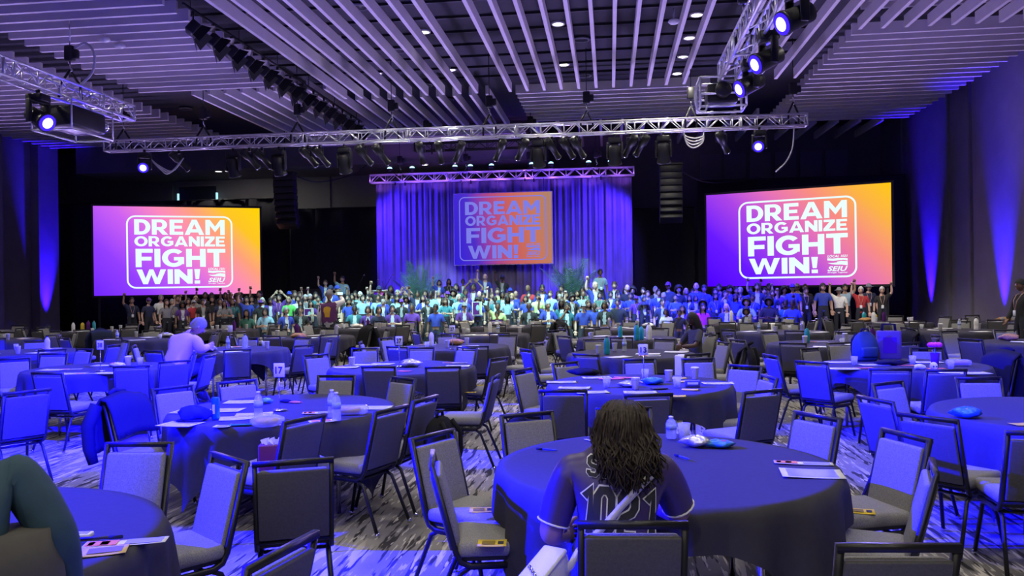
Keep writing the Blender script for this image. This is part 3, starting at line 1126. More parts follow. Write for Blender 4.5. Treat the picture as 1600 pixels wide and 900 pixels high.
# wall uplights
m_b = MB().rbox((0, 0, .09), (.26, .26, .18), .03).mesh('housing', M_black)
m_l = MB().lathe([(.10, .182), (.10, .19)], 14).mesh('lens', E_blue)
for (x, y), nm, tp in (((XR - .30, 29.9), 'right wall near the far corner', (XR - .02, 29.9, 6)), ((XR - .30, 24.6), 'right wall beside the standing man', (XR - .02, 24.6, 6)),
                       ((XL + .65, 29.7), 'left wall pilaster', (XL + .3, 29.8, 7))):
    t = thing('wall_uplight', 'small uplight washing blue up the ' + nm, 'light', (x, y, 0), 0, 'blue wall uplights')
    part('housing', m_b, t)
    part('lens', m_l, t)
    lamp('SPOT', 'uplight_lamp', (x, y, .25), tp, (.03, .004, 1), W_UP, 34, 1.0, .05)
# line array speakers
for nm, x, y, zt_, tilt in (('left', aty(445, 270, 28.6).x, 28.6, aty(445, 272, 28.6).z, 1), ('right', aty(1048, 262, 28.6).x, 28.6, aty(1048, 258, 28.6).z, -1)):
    t = thing('line_array', 'black curved line array loudspeaker hanging %s of the backdrop' % nm, 'speaker', (x, y, zt_))
    yy, zz, an = 0, 0, 0
    bx = MB().rbox((0, 0, 0), (.78, .40, .225), .02).mesh('cabinet', M_black)
    for k in range(8):
        an += R(1.5 + k * .6)
        zz -= .24
        yy += .24 * math.sin(an) * .6
        part('cabinet', bx, t, (0, yy, zz + .1), (-an, 0, 0))
    MB().tube([(0, 0, 0), (0, 0, ZC - zt_)], .02, 6).build('chain', M_black, t)
    MB().box((0, 0, .03), (.8, .42, .06)).build('bumper', M_black, t)
# cables slung above the drapes
_r = aty(1048, 262, 28.6)
cable('black cable swag between speaker and wall above right drape', [(_r.x, 28.6, _r.z + .1), (_r.x + 1.2, 29.8, _r.z - .35), (_r.x + 2.6, 31.0, _r.z - .25), (_r.x + 3.6, 31.7, 5.80)], .03, M_bcable)
_r = aty(445, 270, 28.6)
cable('thin black cord drooping above the left drape', [(_r.x, 28.6, _r.z + .1), (_r.x + .7, 29.8, _r.z - .2), (_r.x + 1.6, 31.2, _r.z + .2), (_r.x + 2.1, 32.0, 6.86)], .02, M_bcable)

# ------------------------------------------------------------------ banquet tables
TABLES = {   # key: (x, y, cloth turn, short name used in labels)
    'T1': (.28, 4.46, 0, "jersey woman's table"), 'T2': (.27, 8.09, 8, 'table thirteen'), 'T3': (-2.68, 6.38, 20, 'table seventeen'), 'T4': (-2.72, 2.84, 5, 'front left table'),
    'T5': (-6.62, 9.80, 30, 'table thirty-eight'), 'T6': (-2.59, 9.83, 12, 'table thirty-seven'), 'T7': (3.43, 10.0, 25, 'the backpack table'), 'T8': (3.30, 6.30, -10, 'front right table'),
    'T9': (-6.30, 12.85, 40, "pink shirt man's table"), 'T10': (.28, 11.75, 15, 'table behind number thirteen'), 'T11': (-2.6, 13.3, 30, 'table twenty-seven'), 'T12': (3.45, 13.5, 10, 'table behind the backpacks'),
    'T13': (-9.9, 12.6, 0, 'left edge table'), 'T14': (-9.9, 16.1, 20, 'table left of pink shirt man'), 'T15': (-6.3, 16.4, 0, 'table behind the pink shirt man'),
    'T16': (-2.6, 16.8, 33, 'table behind number twenty-seven'), 'T17': (.30, 15.3, 20, "seated reader's table"), 'T18': (3.45, 17.0, 5, 'third table behind backpacks'),
    'T19': (6.8, 13.6, 40, 'right edge table'), 'T20': (6.8, 17.1, 10, 'table behind the right edge one'), 'T21': (-13.3, 16.0, 25, 'far left edge table'),
    'T22': (-9.9, 19.6, 10, 'table left of the vest man'), 'T23': (-6.3, 19.9, 35, "vest man's table"), 'T24': (-2.6, 20.3, 15, 'middle last row table'),
    'T25': (.30, 18.9, 0, 'last row aisle table'), 'T26': (3.45, 20.5, 22, 'last row table by pink top'), 'T27': (6.8, 20.6, 0, 'last row table by right wall'),
    'T28': (-13.3, 19.5, 0, 'last row table far left'), 'T29': (-16.6, 19.6, 12, 'last row table in left corner'), 'T30': (9.6, 20.4, 8, 'right corner table'),
}
TH = .765


def cloth_mesh(seed):
    r_ = random.Random(seed)
    n, lev = 120, 8
    half, r0 = 1.10, .915
    vs, fs = [], []
    radii = [.25, .6, .86, .905]
    ph = r_.uniform(0, 6.3)
    for q in radii:
        for i in range(n):
            a = 2 * PI * i / n
            vs.append((q * math.cos(a), q * math.sin(a), TH + .003 * math.sin(3 * a + q * 9 + ph)))
    for l in range(1, lev + 1):
        t = l / lev
        for i in range(n):
            a = 2 * PI * i / n
            D = half / max(abs(math.cos(a)), abs(math.sin(a))) - r0
            cn = min(1, (D - .185) / .42)
            k = 22
            rw = math.cos(k * a + ph + .8 * math.sin(3 * a))
            rip = ((abs(rw) ** .6) * (1 if rw > 0 else -1) * .6 + .4 * math.cos(11 * a + 2 * ph)) * (.026 + .056 * cn) * t ** .8
            rr = r0 + .012 + .03 * t * cn + rip + (.0 if l > 1 else -.004)
            z = TH - .012 - (D - .012 + .02 * math.sin(7 * a + ph)) * t
            vs.append((rr * math.cos(a), rr * math.sin(a), z))
    m = len(radii) + lev
    for j in range(m - 1):
        for i in range(n):
            fs.append((j * n + i, (j + 1) * n + i, (j + 1) * n + (i + 1) % n, j * n + (i + 1) % n))
    c0 = len(vs)
    vs.append((0, 0, TH))
    for i in range(n):
        fs.append((c0, i, (i + 1) % n))
    return MB().add(vs, fs, 0, True).mesh('tablecloth', M_cloth)


CLOTHS = [cloth_mesh(s) for s in (1, 2, 3)]
m_top = MB().lathe([(.88, .725), (.905, .73), (.905, .75), (.88, .752)], 40, smooth=False).mesh('tabletop', M_wood)
m_tl = MB().tube([(0, 0, .72), (0, 0, .0)], .018, 7).mesh('leg', M_chrome)
m_ap = MB().tube([(-.5, 0, .70), (.5, 0, .70)], .015, 6).mesh('apron_rail', M_black)
for i, (k, (x, y, rz, nm)) in enumerate(TABLES.items()):
    t = thing('banquet_table', 'round folding table hidden under the dark cloth, ' + nm, 'table', (x, y, 0), R(rz), 'round banquet tables')
    part('tabletop', m_top, t)
    for sx in (-.48, .48):
        part('apron_rail', m_ap, t, (0, sx, 0))
        for sy in (-.42, .42):
            part('leg', m_tl, t, (sy, sx, 0))
    c = obj('tablecloth', CLOTHS[i % 3], None, (x, y, 0), (0, 0, R(rz)))
    tag(c, 'square dark navy cloth draped over ' + nm, 'tablecloth', 'dark tablecloths')

# ------------------------------------------------------------------ chairs
TILT = math.atan2(.11, .43)


def bk(s):
    return Vector((0, -.19 - .11 * s, .45 + .43 * s))


NB = Vector((0, math.cos(TILT), math.sin(TILT)))
Lb = math.hypot(.11, .43)
m_seat = MB().rbox((0, .03, .458), (.405, .425, .075), .03, seg=3).mesh('seat', M_padf)
m_pan = MB().box((0, .03, .412), (.36, .38, .018)).mesh('seat_pan', M_black)
m_pad = MB().rbox(bk(.45) + NB * .012, (.345, .040, Lb * .84), .018, rot=(TILT, 0, 0), seg=3).mesh('backrest', M_padf)
m_pnl = MB().rbox(bk(.45) - NB * .013, (.352, .022, Lb * .86), .008, rot=(TILT, 0, 0)).mesh('back_panel', M_padb)
fr = MB()
for s in (-.188, .188):
    fr.tube([(s, -.2985, .874), (s, -.19, .45), (s, -.165, .402), (s, -.12, .382), (s, .16, .382)], .0175, 4)
fr.tube([(-.2, -.2985, .868), (.2, -.2985, .868)], .0185, 4)
fr.tube([(-.188, -.19, .44), (.188, -.19, .44)], .012, 6)
m_bfr = fr.mesh('back_frame', M_frame)
m_leg = {}
for s in (-1, 1):
    m_leg['r', s] = MB().tube([(s * .172, -.01, .370), (s * .172, -.12, .370), (s * .175, -.165, .345), (s * .200, -.305, .006)], .0135, 7).mesh('leg', M_frame)
    m_leg['f', s] = MB().tube([(s * .172, -.01, .370), (s * .172, .11, .370), (s * .175, .155, .345), (s * .200, .235, .006)], .0135, 7).mesh('leg', M_frame)
m_str = MB().tube([(-.172, .08, .365), (.172, .08, .365)], .011, 6).tube([(-.172, -.10, .365), (.172, -.10, .365)], .011, 6).mesh('stretcher', M_frame)
m_gl = MB().lathe([(.016, 0), (.018, .012), (.014, .03)], 8).mesh('glide', M_chrome)
CH_POS = {}
CHAIRS = []
DIRS8 = ['on the near side', 'on the near right', 'on the right', 'on the far right', 'on the far side', 'on the far left', 'on the left', 'on the near left']


def chair(x, y, face, key, extra=''):
    """face: angle of the facing direction; x, y: seat centre"""
    tx, ty, _, nm = TABLES[key]
    v = Vector((x - tx, y - ty, 0))
    n = Vector((-tx, -ty, 0)).normalized()              # towards the viewer
    rgt = Vector((-n.y, n.x, 0))
    a = math.atan2(v.dot(rgt), v.dot(n))
    i0 = round(a / (PI / 4)) % 8
    used = CH_POS.setdefault(key, [])
    d = a / (PI / 4) - round(a / (PI / 4))
    for w_, i in (('', i0), ('', (i0 + (1 if d > 0 else -1)) % 8), ('', (i0 - (1 if d > 0 else -1)) % 8), ('second ', i0), ('third ', i0), ('second ', (i0 + 1) % 8), ('fourth ', i0), ('fifth ', i0)):
        if (w_, i) not in used:
            used.append((w_, i))
            break
    lab = '%sgrey padded chair %s of %s%s' % (w_, DIRS8[i], nm, extra)
    t = thing('banquet_chair', lab, 'chair', (x, y, 0), face - PI / 2, 'grey padded banquet chairs')
    part('seat', m_seat, t)
    part('seat_pan', m_pan, t)
    part('backrest', m_pad, t)
    part('back_panel', m_pnl, t)
    part('back_frame', m_bfr, t)
    part('stretcher', m_str, t)
    for (q, s), me_ in m_leg.items():
        l = part('leg', me_, t)
        if y < 9.5:
            part('glide', m_gl, l, (s * .200, -.305 if q == 'r' else .235, 0))
    CHAIRS.append((x, y, face, key, t))
    return t


def chair_px(x0, y0, x1, y1, side, key, ang=None, extra=''):
    a, b = atz(x0, y0, .88), atz(x1, y1, .88)
    c = (a + b) / 2
    d = (b - a)
    nrm = Vector((-d.y, d.x, 0)).normalized()
    to_cam = Vector((-c.x, -c.y, 0)).normalized()
    if (nrm.dot(to_cam) > 0) != (side == 'F'):
        nrm = -nrm
    f = math.atan2(nrm.y, nrm.x) if ang is None else R(ang)
    o = c + Vector((math.cos(f), math.sin(f), 0)) * .30
    return chair(o.x, o.y, f, key, extra)


CPX = [(903, 815, 1075, 815, 'R', 'T1'), (1306, 850, 1502, 850, 'R', 'T1'), (650, 682, 700, 672, 'F', 'T1', -28), (671, 701, 680, 729, 'F', 'T1', 12), (785, 648, 860, 642, 'F', 'T1'),
       (938, 637, 1010, 636, 'F', 'T1'), (1253, 640, 1304, 656, 'F', 'T1', 212), (1383, 668, 1450, 686, 'F', 'T1', 200), (1455, 714, 1465, 742, 'F', 'T1', 162),
       (166, 691, 271, 691, 'F', 'T4'), (331, 705, 388, 722, 'F', 'T4', 232), (385, 890, 494, 825, 'R', 'T4', 168),
       (393, 723, 522, 714, 'R', 'T3', 112), (582, 645, 640, 630, 'R', 'T3', 160), (645, 626, 685, 617, 'R', 'T3', 165), (612, 588, 650, 592, 'F', 'T3', 232), (496, 586, 556, 586, 'F', 'T3'),
       (341, 597, 398, 592, 'F', 'T3'), (243, 607, 295, 601, 'F', 'T3', -32), (458, 663, 494, 642, 'R', 'T3', 158), (176, 627, 203, 620, 'F', 'T3', -8),
       (845, 609, 916, 609, 'R', 'T2'), (977, 616, 1049, 614, 'R', 'T2'), (1162, 612, 1222, 607, 'R', 'T2'), (861, 568, 904, 564, 'F', 'T2'), (972, 561, 1025, 560, 'F', 'T2'), (1063, 560, 1118, 559, 'F', 'T2'),
       (1142, 569, 1188, 572, 'F', 'T2'), (803, 580, 828, 573, 'F', 'T2', -25), (1190, 583, 1215, 592, 'F', 'T2', 190),
       (5, 613, 80, 607, 'R', 'T5', 150), (42, 583, 105, 581, 'R', 'T5', 85), (180, 572, 231, 570, 'R', 'T5', 118), (255, 565, 291, 562, 'R', 'T5', 140), (291, 550, 320, 549, 'F', 'T5', 205),
       (320, 558, 336, 551, 'F', 'T5', 185), (60, 553, 108, 551, 'F', 'T5', -80), (115, 546, 150, 543, 'F', 'T5', -110), (2, 561, 40, 558, 'F', 'T5', -45),
       (565, 572, 618, 572, 'R', 'T6'), (664, 573, 720, 572, 'R', 'T6'), (767, 560, 793, 557, 'R', 'T6', 155), (550, 544, 590, 543, 'F', 'T6', -75), (638, 543, 680, 542, 'F', 'T6', -92), (712, 543, 748, 542, 'F', 'T6', -120),
       (478, 555, 508, 552, 'F', 'T6', -38), (770, 590, 781, 583, 'F', 'T6', 178),
       (1242, 563, 1294, 566, 'R', 'T7', 45), (1357, 575, 1426, 576, 'R', 'T7', 85), (1444, 576, 1514, 578, 'R', 'T7', 95), (1195, 553, 1213, 556, 'R', 'T7', 15), (1245, 544, 1283, 543, 'F', 'T7', -50), (1290, 536, 1332, 534, 'F', 'T7', -75),
       (1420, 543, 1475, 543, 'F', 'T7', -100), (1548, 552, 1590, 556, 'F', 'T7', 200),
       (1365, 600, 1407, 594, 'F', 'T8', -55), (1495, 589, 1562, 589, 'F', 'T8', -88), (1334, 616, 1402, 629, 'R', 'T8', 20), (1400, 643, 1500, 657, 'R', 'T8', 40), (1585, 672, 1680, 676, 'R', 'T8', 85)]
for q in CPX:
    chair_px(*q[:6], ang=q[6] if len(q) > 6 else None)

FAR = {'T9': (-100, -62, -20, 22, 65, 108, 150, 195, 235), 'T10': (-110, -62, -18, 25, 70, 110, 152, 198, 240), 'T11': (-112, -65, -25, 20, 62, 105, 150, 192, 230), 'T12': (-105, -60, -22, 25, 66, 110, 155, 200, 238)}
rj = random.Random(21)
SEATED = [(aty(266, 545, 11.55).x, 11.55), (aty(1086, 512, 14.3).x, 14.3)]     # two chairs taken by people, built with them
for k, (tx, ty, _, nm) in TABLES.items():
    if k in ('T1', 'T2', 'T3', 'T4', 'T5', 'T6', 'T7', 'T8'):
        continue
    angs = FAR.get(k) or [rj.uniform(0, 40) + 40 * i for i in range(9)]
    if k not in FAR:
        a0 = rj.uniform(0, 40)
        angs = [a0 + 40 * i + rj.uniform(-5, 5) for i in range(9)]
        angs.pop(rj.randrange(9))
    for a in angs:
        rr = rj.uniform(1.25, 1.34)
        x, y = tx + rr * math.cos(R(a)), ty + rr * math.sin(R(a))
        if x > XR - .6 or x < XL + .8 or any((x - q[0]) ** 2 + (y - q[1]) ** 2 < .56 ** 2 for q in CHAIRS) or any((x - q[0]) ** 2 + (y - q[1]) ** 2 < 1.2 ** 2 for q in TABLES.values()):
            rj.random()
            continue
        if any((x - q[0]) ** 2 + (y - q[1]) ** 2 < .62 ** 2 for q in SEATED):
            continue
        chair(x, y, R(a + 180 + rj.uniform(-14, 14)), k)

# ------------------------------------------------------------------ things on the tables
M_cup = mat('white_paper_cup', (.86, .85, .82), .6)
M_clear = mat('clear_plastic', (.85, .88, .95), .12, alpha=.35, spec=.8)
M_bottle = mat('water_bottle_plastic', (.75, .82, .95), .1, alpha=.42, spec=.8)
M_yel = mat('yellow_card', (.82, .60, .04), .7)
M_orange = mat('orange_print', (.85, .25, .06), .6)
M_pink = mat('pink_print', (.80, .12, .22), .6)
M_tan = mat('tan_card', (.72, .52, .26), .7)
M_grey = mat('grey_print', (.35, .34, .40), .7)
M_bluef = mat('blue_foil', (.03, .20, .55), .3, .4, bump=.4, bscale=40)
M_silv = mat('silver_foil', (.7, .7, .74), .25, .7, bump=.5, bscale=40)
M_green = mat('green_wrapper', (.12, .42, .10), .4)
M_red = mat('red_wrapper', (.55, .03, .05), .4)
M_teal = mat('teal_case', (.02, .35, .38), .4)
M_navy = mat('navy_fabric', (.02, .025, .06), .9, spec=.1, bump=.3, bscale=40)
M_bfab = mat('black_fabric', (.016, .016, .018), .9, spec=.1, bump=.3, bscale=40)
M_bread = mat('pastry_brown', (.45, .24, .09), .8, var=.3, vscale=40)
M_purp = mat('purple_fabric', (.10, .02, .16), .9, spec=.1)
TZT = TH + .006
COUNT = {}


def ords(key):
    COUNT[key] = COUNT.get(key, 0) + 1
    return COUNT[key]


def on(px, py, z=TZT):
    p = atz(px, py, z)
    return (p.x, p.y, z)


def paper(p, rot, label, w_=.216, h_=.28, m=None, blocks=(), lines=0, cat='paper', name='paper_sheet', group=None):
    mb = MB()
    n = 6
    vs, fs = [], []
    for i in range(n + 1):
        for j in (0, 1):
            u = i / n - .5
            vs.append((u * h_, (j - .5) * w_, .0012 + .003 * (2 * u) ** 2))
    for i in range(n):
        fs.append((2 * i, 2 * i + 2, 2 * i + 3, 2 * i + 1))
    t = thing(name, label, cat, p, R(rot), group)
    mb.add(vs, fs, 0, True)
    o = mb.build('sheet', m or M_paper, t)
    sm = o.modifiers.new('t', 'SOLIDIFY')
    sm.thickness = .0012
    for (u0, u1, v0, v1, mm) in blocks:
        MB().box(((u0 + u1) / 2 * h_, (v0 + v1) / 2 * w_, .0045), ((u1 - u0) * h_, (v1 - v0) * w_, .0008)).build('print', mm, t)
    if lines:
        mb = MB()
        for i in range(lines):
            mb.box((0, (-.40 + .8 * i / max(1, lines - 1)) * w_, .0042), (h_ * .8, w_ * .022, .0008))
        mb.build('text_lines', M_grey, t)
    return t


FLY = ((-.48, -.1, -.4, .4, M_orange), (-.45, -.38, -.3, .3, M_pink), (-.3, -.2, -.3, .3, M_pink), (.0, .45, -.4, .4, M_grey))


def cup(p, label, lid=False, h_=.105, m=None):
    t = thing('paper_cup', label, 'cup', p)
    MB().lathe([(.028, 0), (.030, .002), (.041, h_), (.043, h_ + .003), (.039, h_ + .003), (.029, .01)], 16).build('wall', m or M_cup, t)
    if lid:
        MB().lathe([(.044, h_), (.044, h_ + .01), (.038, h_ + .018), (.02, h_ + .018)], 16).build('lid', M_paper, t)
    else:
        MB().lathe([(.0395, h_ - .02), (.0395, h_ - .018)], 14).build('drink', M_grey, t)
    return t


def tumbler(p, label, h_=.10):
    t = thing('plastic_tumbler', label, 'cup', p)
    MB().lathe([(.030, 0), (.041, h_), (.0395, h_), (.029, .006)], 16).build('wall', M_clear, t)
    MB().lathe([(.0285, .006), (.034, h_ * .5)], 14).build('drink', M_clear, t)
    return t


def bottle(p, label, h_=.21, m=None, cap=None, r_=.033):
    t = thing('water_bottle', label, 'bottle', p)
    MB().lathe([(r_ * .9, 0), (r_, .01), (r_, h_ * .3), (r_ * .94, h_ * .34), (r_, h_ * .38), (r_, h_ * .68), (r_ * .75, h_ * .82), (r_ * .38, h_ * .9), (r_ * .38, h_ * .94)], 16).build('body', m or M_bottle, t)
    MB().lathe([(r_ * .45, h_ * .93), (r_ * .45, h_)], 12).build('cap', cap or M_paper, t)
    if m is None:
        MB().lathe([(r_ * 1.015, h_ * .42), (r_ * 1.015, h_ * .64)], 16).build('label_wrap', mat('pale_blue_wrap', (.35, .45, .8), .5), t)
    return t


def blob(name, label, cat, p, size, m, seed=1, parts=(), rot=0.0):
    """crumpled soft thing: bag, cloth, wrapper"""
    r_ = random.Random(seed)
    nu, nv = 18, 9
    vs, fs = [], []
    ph = [r_.uniform(0, 6.3) for _ in range(6)]
    for i in range(nv + 1):
        th = PI * i / nv
        for j in range(nu):
            a = 2 * PI * j / nu
            k = 1 + .16 * math.sin(3 * a + ph[0] + 2 * th) + .10 * math.sin(5 * a + ph[1] - 3 * th) + .08 * math.sin(7 * a + ph[2] + 5 * th)
            x, y, z = math.sin(th) * math.cos(a) * k, math.sin(th) * math.sin(a) * k, math.cos(th) * (1 + .15 * math.sin(4 * a + ph[3]))
            vs.append((x * size[0] / 2, y * size[1] / 2, max(0, (z * .5 + .42)) * size[2]))
    for i in range(nv):
        for j in range(nu):
            fs.append((i * nu + j, (i + 1) * nu + j, (i + 1) * nu + (j + 1) % nu, i * nu + (j + 1) % nu))
    t = thing(name, label, cat, p, R(rot))
    MB().add(vs, fs, 0, True).build('body', m, t)
    for nm_, m2, c, sz in parts:
        MB().rbox((c[0] * size[0], c[1] * size[1], c[2] * size[2]), (sz[0] * size[0], sz[1] * size[1], sz[2] * size[2]), .01).build(nm_, m2, t)
    return t


def sign(p, num, label, rot=0):
    t = thing('table_number_sign', label, 'sign', p, R(rot) + math.atan2(-p[0], p[1]) * 0)
    MB().lathe([(.055, 0), (.055, .006), (.01, .012)], 18).build('base', M_chrome, t)
    MB().tube([(0, 0, .01), (0, 0, .27)], .004, 6).build('rod', M_chrome, t)
    cd = MB().rbox((0, 0, .325), (.092, .004, .112), .0019, seg=1).build('card', M_paper, t)
    if not num:
        return t
    mb = MB()
    wd = .062
    put_text(mb, num, -wd / 2, .295, wd, .058, 0, 0, .03)
    for i in range(len(mb.v)):
        v = mb.v[i]
        mb.v[i] = Vector((v.x, -.0045, v.y))
    mb.build('numerals', M_ink, cd)
    return t


sign(on(437, 641), '17', 'white number seventeen card on a thin stand')
sign(on(157, 580), '38', 'white number thirty-eight card on a thin stand')
sign(on(624, 573), '37', 'white number thirty-seven card on a thin stand')
sign(on(1006, 597), '13', 'white number thirteen card on a thin stand')
sign(on(707, 546), '27', 'white number twenty-seven card on a thin stand')
sign(on(360, 543), '', 'blurred white table card on a thin stand beside the pitcher')

# jersey woman's table
for px, py, a, nm in ((855, 704, -20, 'left of the woman'), (1066, 716, -60, 'right of the woman')):
    t = thing('pen', 'blue pen lying on the cloth ' + nm, 'pen', on(px, py), R(a))
    MB().tube([(-.07, 0, .006), (.05, 0, .006), (.068, 0, .006)], [.0055, .0055, .002], 8).build('barrel', mat('blue_pen', (.03, .05, .5), .3), t)
    MB().tube([(-.07, 0, .006), (-.03, 0, .006)], .007, 8).build('cap', M_navy, t)
blob('snack_bag', 'torn silver snack bag beside a blue one on the jersey table', 'wrapper', on(1088, 697), (.17, .12, .07), M_silv, 3, (('print', M_ink, (.05, -.2, .75), (.3, .1, .08)),))
blob('snack_bag', 'flat blue snack bag on the jersey table', 'wrapper', on(1122, 698), (.20, .12, .045), M_bluef, 4, (('print', M_red, (.1, -.1, .85), (.25, .2, .08)),))
tumbler(on(1069, 686), 'half full plastic tumbler at the far edge of the jersey table')
bottle(on(1049, 685), 'small clear bottle behind the woman in the jersey', .14)
paper(on(1255, 724), -8, 'orange and grey flyer strip on the right of the jersey table', .07, .30, None, FLY, 0, 'flyer', 'flyer')
paper(on(1268, 740), -6, 'printed white sheet at the right rim of the jersey table', .20, .30, None, (), 12)
paper(on(937, 687), 40, 'striped paper napkin left of the woman\'s hair', .12, .16, None, ((-.4, -.2, -.4, .4, M_navy), (0, .2, -.4, .4, M_navy)), 0, 'napkin', 'napkin')
# table thirteen
for px, py, a, nm, kw in ((877, 597, 5, 'upper left on table thirteen', {}), (897, 606, -3, 'left on table thirteen, middle of three', {}), (925, 613, 12, 'left on table thirteen, lowest of three', {}),
                          (932, 590, 10, 'far left on table thirteen near the pink flyers', {}), (1000, 613, 2, 'white sheet in the middle of table thirteen beside the cup', {}), (1122, 599, 2, 'white sheet at right rim of table thirteen', {})):
    paper(on(px, py), a, 'white printed sheet, ' + nm, .16, .30, None, (), 6)
for px, py, a, nm in ((955, 592, 12, 'left'), (978, 590, -10, 'right')):
    paper(on(px, py), a, 'pink and orange flyer, %s of two on table thirteen' % nm, .11, .26, M_pink, ((-.4, 0, -.3, .3, M_orange),), 0, 'flyer', 'flyer')
for px, py, a, nm in ((1061, 591, 5, 'farthest'), (1066, 596, 12, 'middle'), (1078, 609, -8, 'nearest'), (1058, 619, -4, 'lone one')):
    paper(on(px, py), a, 'yellow note card on table thirteen, ' + nm, .11, .15, M_yel, (), 0, 'card', 'note_card')
for px, py, nm in ((948, 605, 'left on table thirteen'), (1008, 592, 'beside the thirteen sign'), (1058, 605, 'right on table thirteen')):
    tumbler(on(px, py), 'clear plastic tumbler, ' + nm)
cup(on(993, 608), 'white paper cup in the middle of table thirteen')
cup(on(1045, 595), 'white paper cup right of the thirteen sign')
cup(on(1086, 592), 'lidded white coffee cup on table thirteen', True)
t = thing('carton', 'small blue box beside the lidded cup on table thirteen', 'box', on(1082, 604))
MB().rbox((0, 0, .03), (.14, .07, .06), .006).build('body', mat('blue_carton', (.08, .08, .6), .5), t)
MB().box((0, -.036, .035), (.10, .001, .02)).build('print', M_paper, t)
blob('snack_bag', 'silver and green snack bag in the middle of table thirteen', 'wrapper', on(982, 604), (.20, .14, .06), M_silv, 8, (('print', M_green, (.1, -.1, .8), (.3, .2, .08)),))
blob('snack_bag', 'shiny blue snack bag beside the number thirteen stand', 'wrapper', on(1020, 600), (.22, .14, .07), M_bluef, 9, (('print', M_green, (-.2, -.1, .8), (.2, .2, .08)),))
t = thing('phone', 'black phone lying on table thirteen', 'phone', on(1030, 608), R(20))
MB().rbox((0, 0, .006), (.15, .075, .009), .004).build('body', M_black, t)
MB().box((0, 0, .0108), (.14, .068, .0006)).build('glass', M_bcable, t)
blob('shoulder_bag', 'black bag flopped at the left of table thirteen', 'bag', on(913, 586), (.34, .16, .08), M_bfab, 11, (('buckle', M_chrome, (.2, 0, .8), (.06, .06, .1)),))
_q = atz(1042, 575, .6)
SB = min(CHAIRS, key=lambda q: (q[0] - _q.x) ** 2 + (q[1] - _q.y) ** 2)
t = thing('paper_bag', 'white paper bag standing behind the cups of table thirteen', 'bag', (SB[0], SB[1], .497), SB[2])
MB().rbox((0, 0, .172), (.17, .12, .34), .015).build('body', M_paper, t)
MB().box((0, -.02, .345), (.15, .06, .01)).build('fold', M_cup, t)
# table seventeen
t = thing('drink_can', 'tall bright blue can on table seventeen', 'can', on(337, 655))
MB().lathe([(.026, 0), (.031, .008), (.031, .150), (.026, .163), (.026, .166), (.022, .164)], 18).build('body', mat('blue_can', (.02, .25, .75), .25, .5), t)
MB().box((0, -.0312, .08), (.02, .001, .07)).build('print', M_paper, t)
blob('knit_cap', 'dark knit cap lying on papers of table seventeen', 'hat', on(304, 657), (.24, .20, .12), M_navy, 12, (('brim', M_bfab, (0, -.35, .1), (.8, .3, .12)),))
for px, py, a, nm in ((298, 643, 5, 'far left, under the cap'), (282, 663, -6, 'near left rim'), (352, 641, 5, 'behind the blue can'), (378, 628, 10, 'far side'), (373, 653, 25, 'crumpled one right of the can'),
                      (397, 648, 20, 'second crumpled one'), (585, 637, 4, 'right rim')):
    paper(on(px, py), a, 'white sheet on table seventeen, ' + nm, .20, .28, None, (), 5)
paper(on(348, 666), 10, 'small printed card beside the teal phone on table seventeen', .09, .12, None, ((-.3, .3, -.3, .3, M_grey),), 0, 'card', 'note_card')
t = thing('phone', 'teal phone case lying near rim of table seventeen', 'phone', on(376, 664), R(12))
MB().rbox((0, 0, .006), (.15, .075, .010), .004).build('case', M_teal, t)
MB().box((0, 0, .0112), (.135, .064, .0006)).build('glass', M_bcable, t)
t = thing('food_clamshell', 'clear clamshell of pastry near the seventeen sign', 'container', on(418, 664))
MB().lathe([(.10, 0), (.125, .03), (.12, .05), (.06, .075)], 24).build('shell', M_clear, t)
for k in range(3):
    MB().ball((-.05 + .05 * k, .0, .03), (.035, .06, .022), 10, 6).build('pastry', M_bread, t)
bottle(on(404, 655), 'clear water bottle left of the seventeen sign')
bottle(on(519, 652), 'clear water bottle, left of the pair on table seventeen')
bottle(on(526, 657), 'clear water bottle, right of the pair on table seventeen')
t = thing('sandwich_pack', 'clear wrapped sandwich right of the two bottles', 'food', on(551, 647), R(8))
MB().rbox((0, 0, .035), (.24, .13, .07), .03).build('wrap', M_clear, t)
MB().rbox((-.02, 0, .032), (.17, .08, .045), .02).build('bread', M_bread, t)
paper(on(497, 645), 15, 'orange and pink flyer under the bottles on table seventeen', .10, .24, M_paper, FLY, 0, 'flyer', 'flyer')
paper(on(504, 658), 30, 'orange brochure at near rim of table seventeen', .12, .20, M_paper, ((-.4, .3, -.35, .35, M_orange),), 0, 'flyer', 'flyer')
blob('candy_wrapper', 'orange candy wrapper beyond the seventeen sign', 'wrapper', on(461, 630), (.10, .035, .02), M_orange, 14, (('twist', M_red, (.55, 0, .4), (.2, .5, .4)),))
blob('sunglasses_case', 'small dark case beyond the seventeen sign', 'case', on(446, 629), (.10, .05, .03), M_bfab, 15, (('clasp', M_chrome, (0, -.4, .5), (.1, .1, .2)),))
blob('snack_bag', 'pale green wrapper left of the seventeen sign', 'wrapper', on(417, 630), (.10, .07, .05), M_green, 16, (('print', M_paper, (0, -.1, .8), (.4, .3, .1)),))
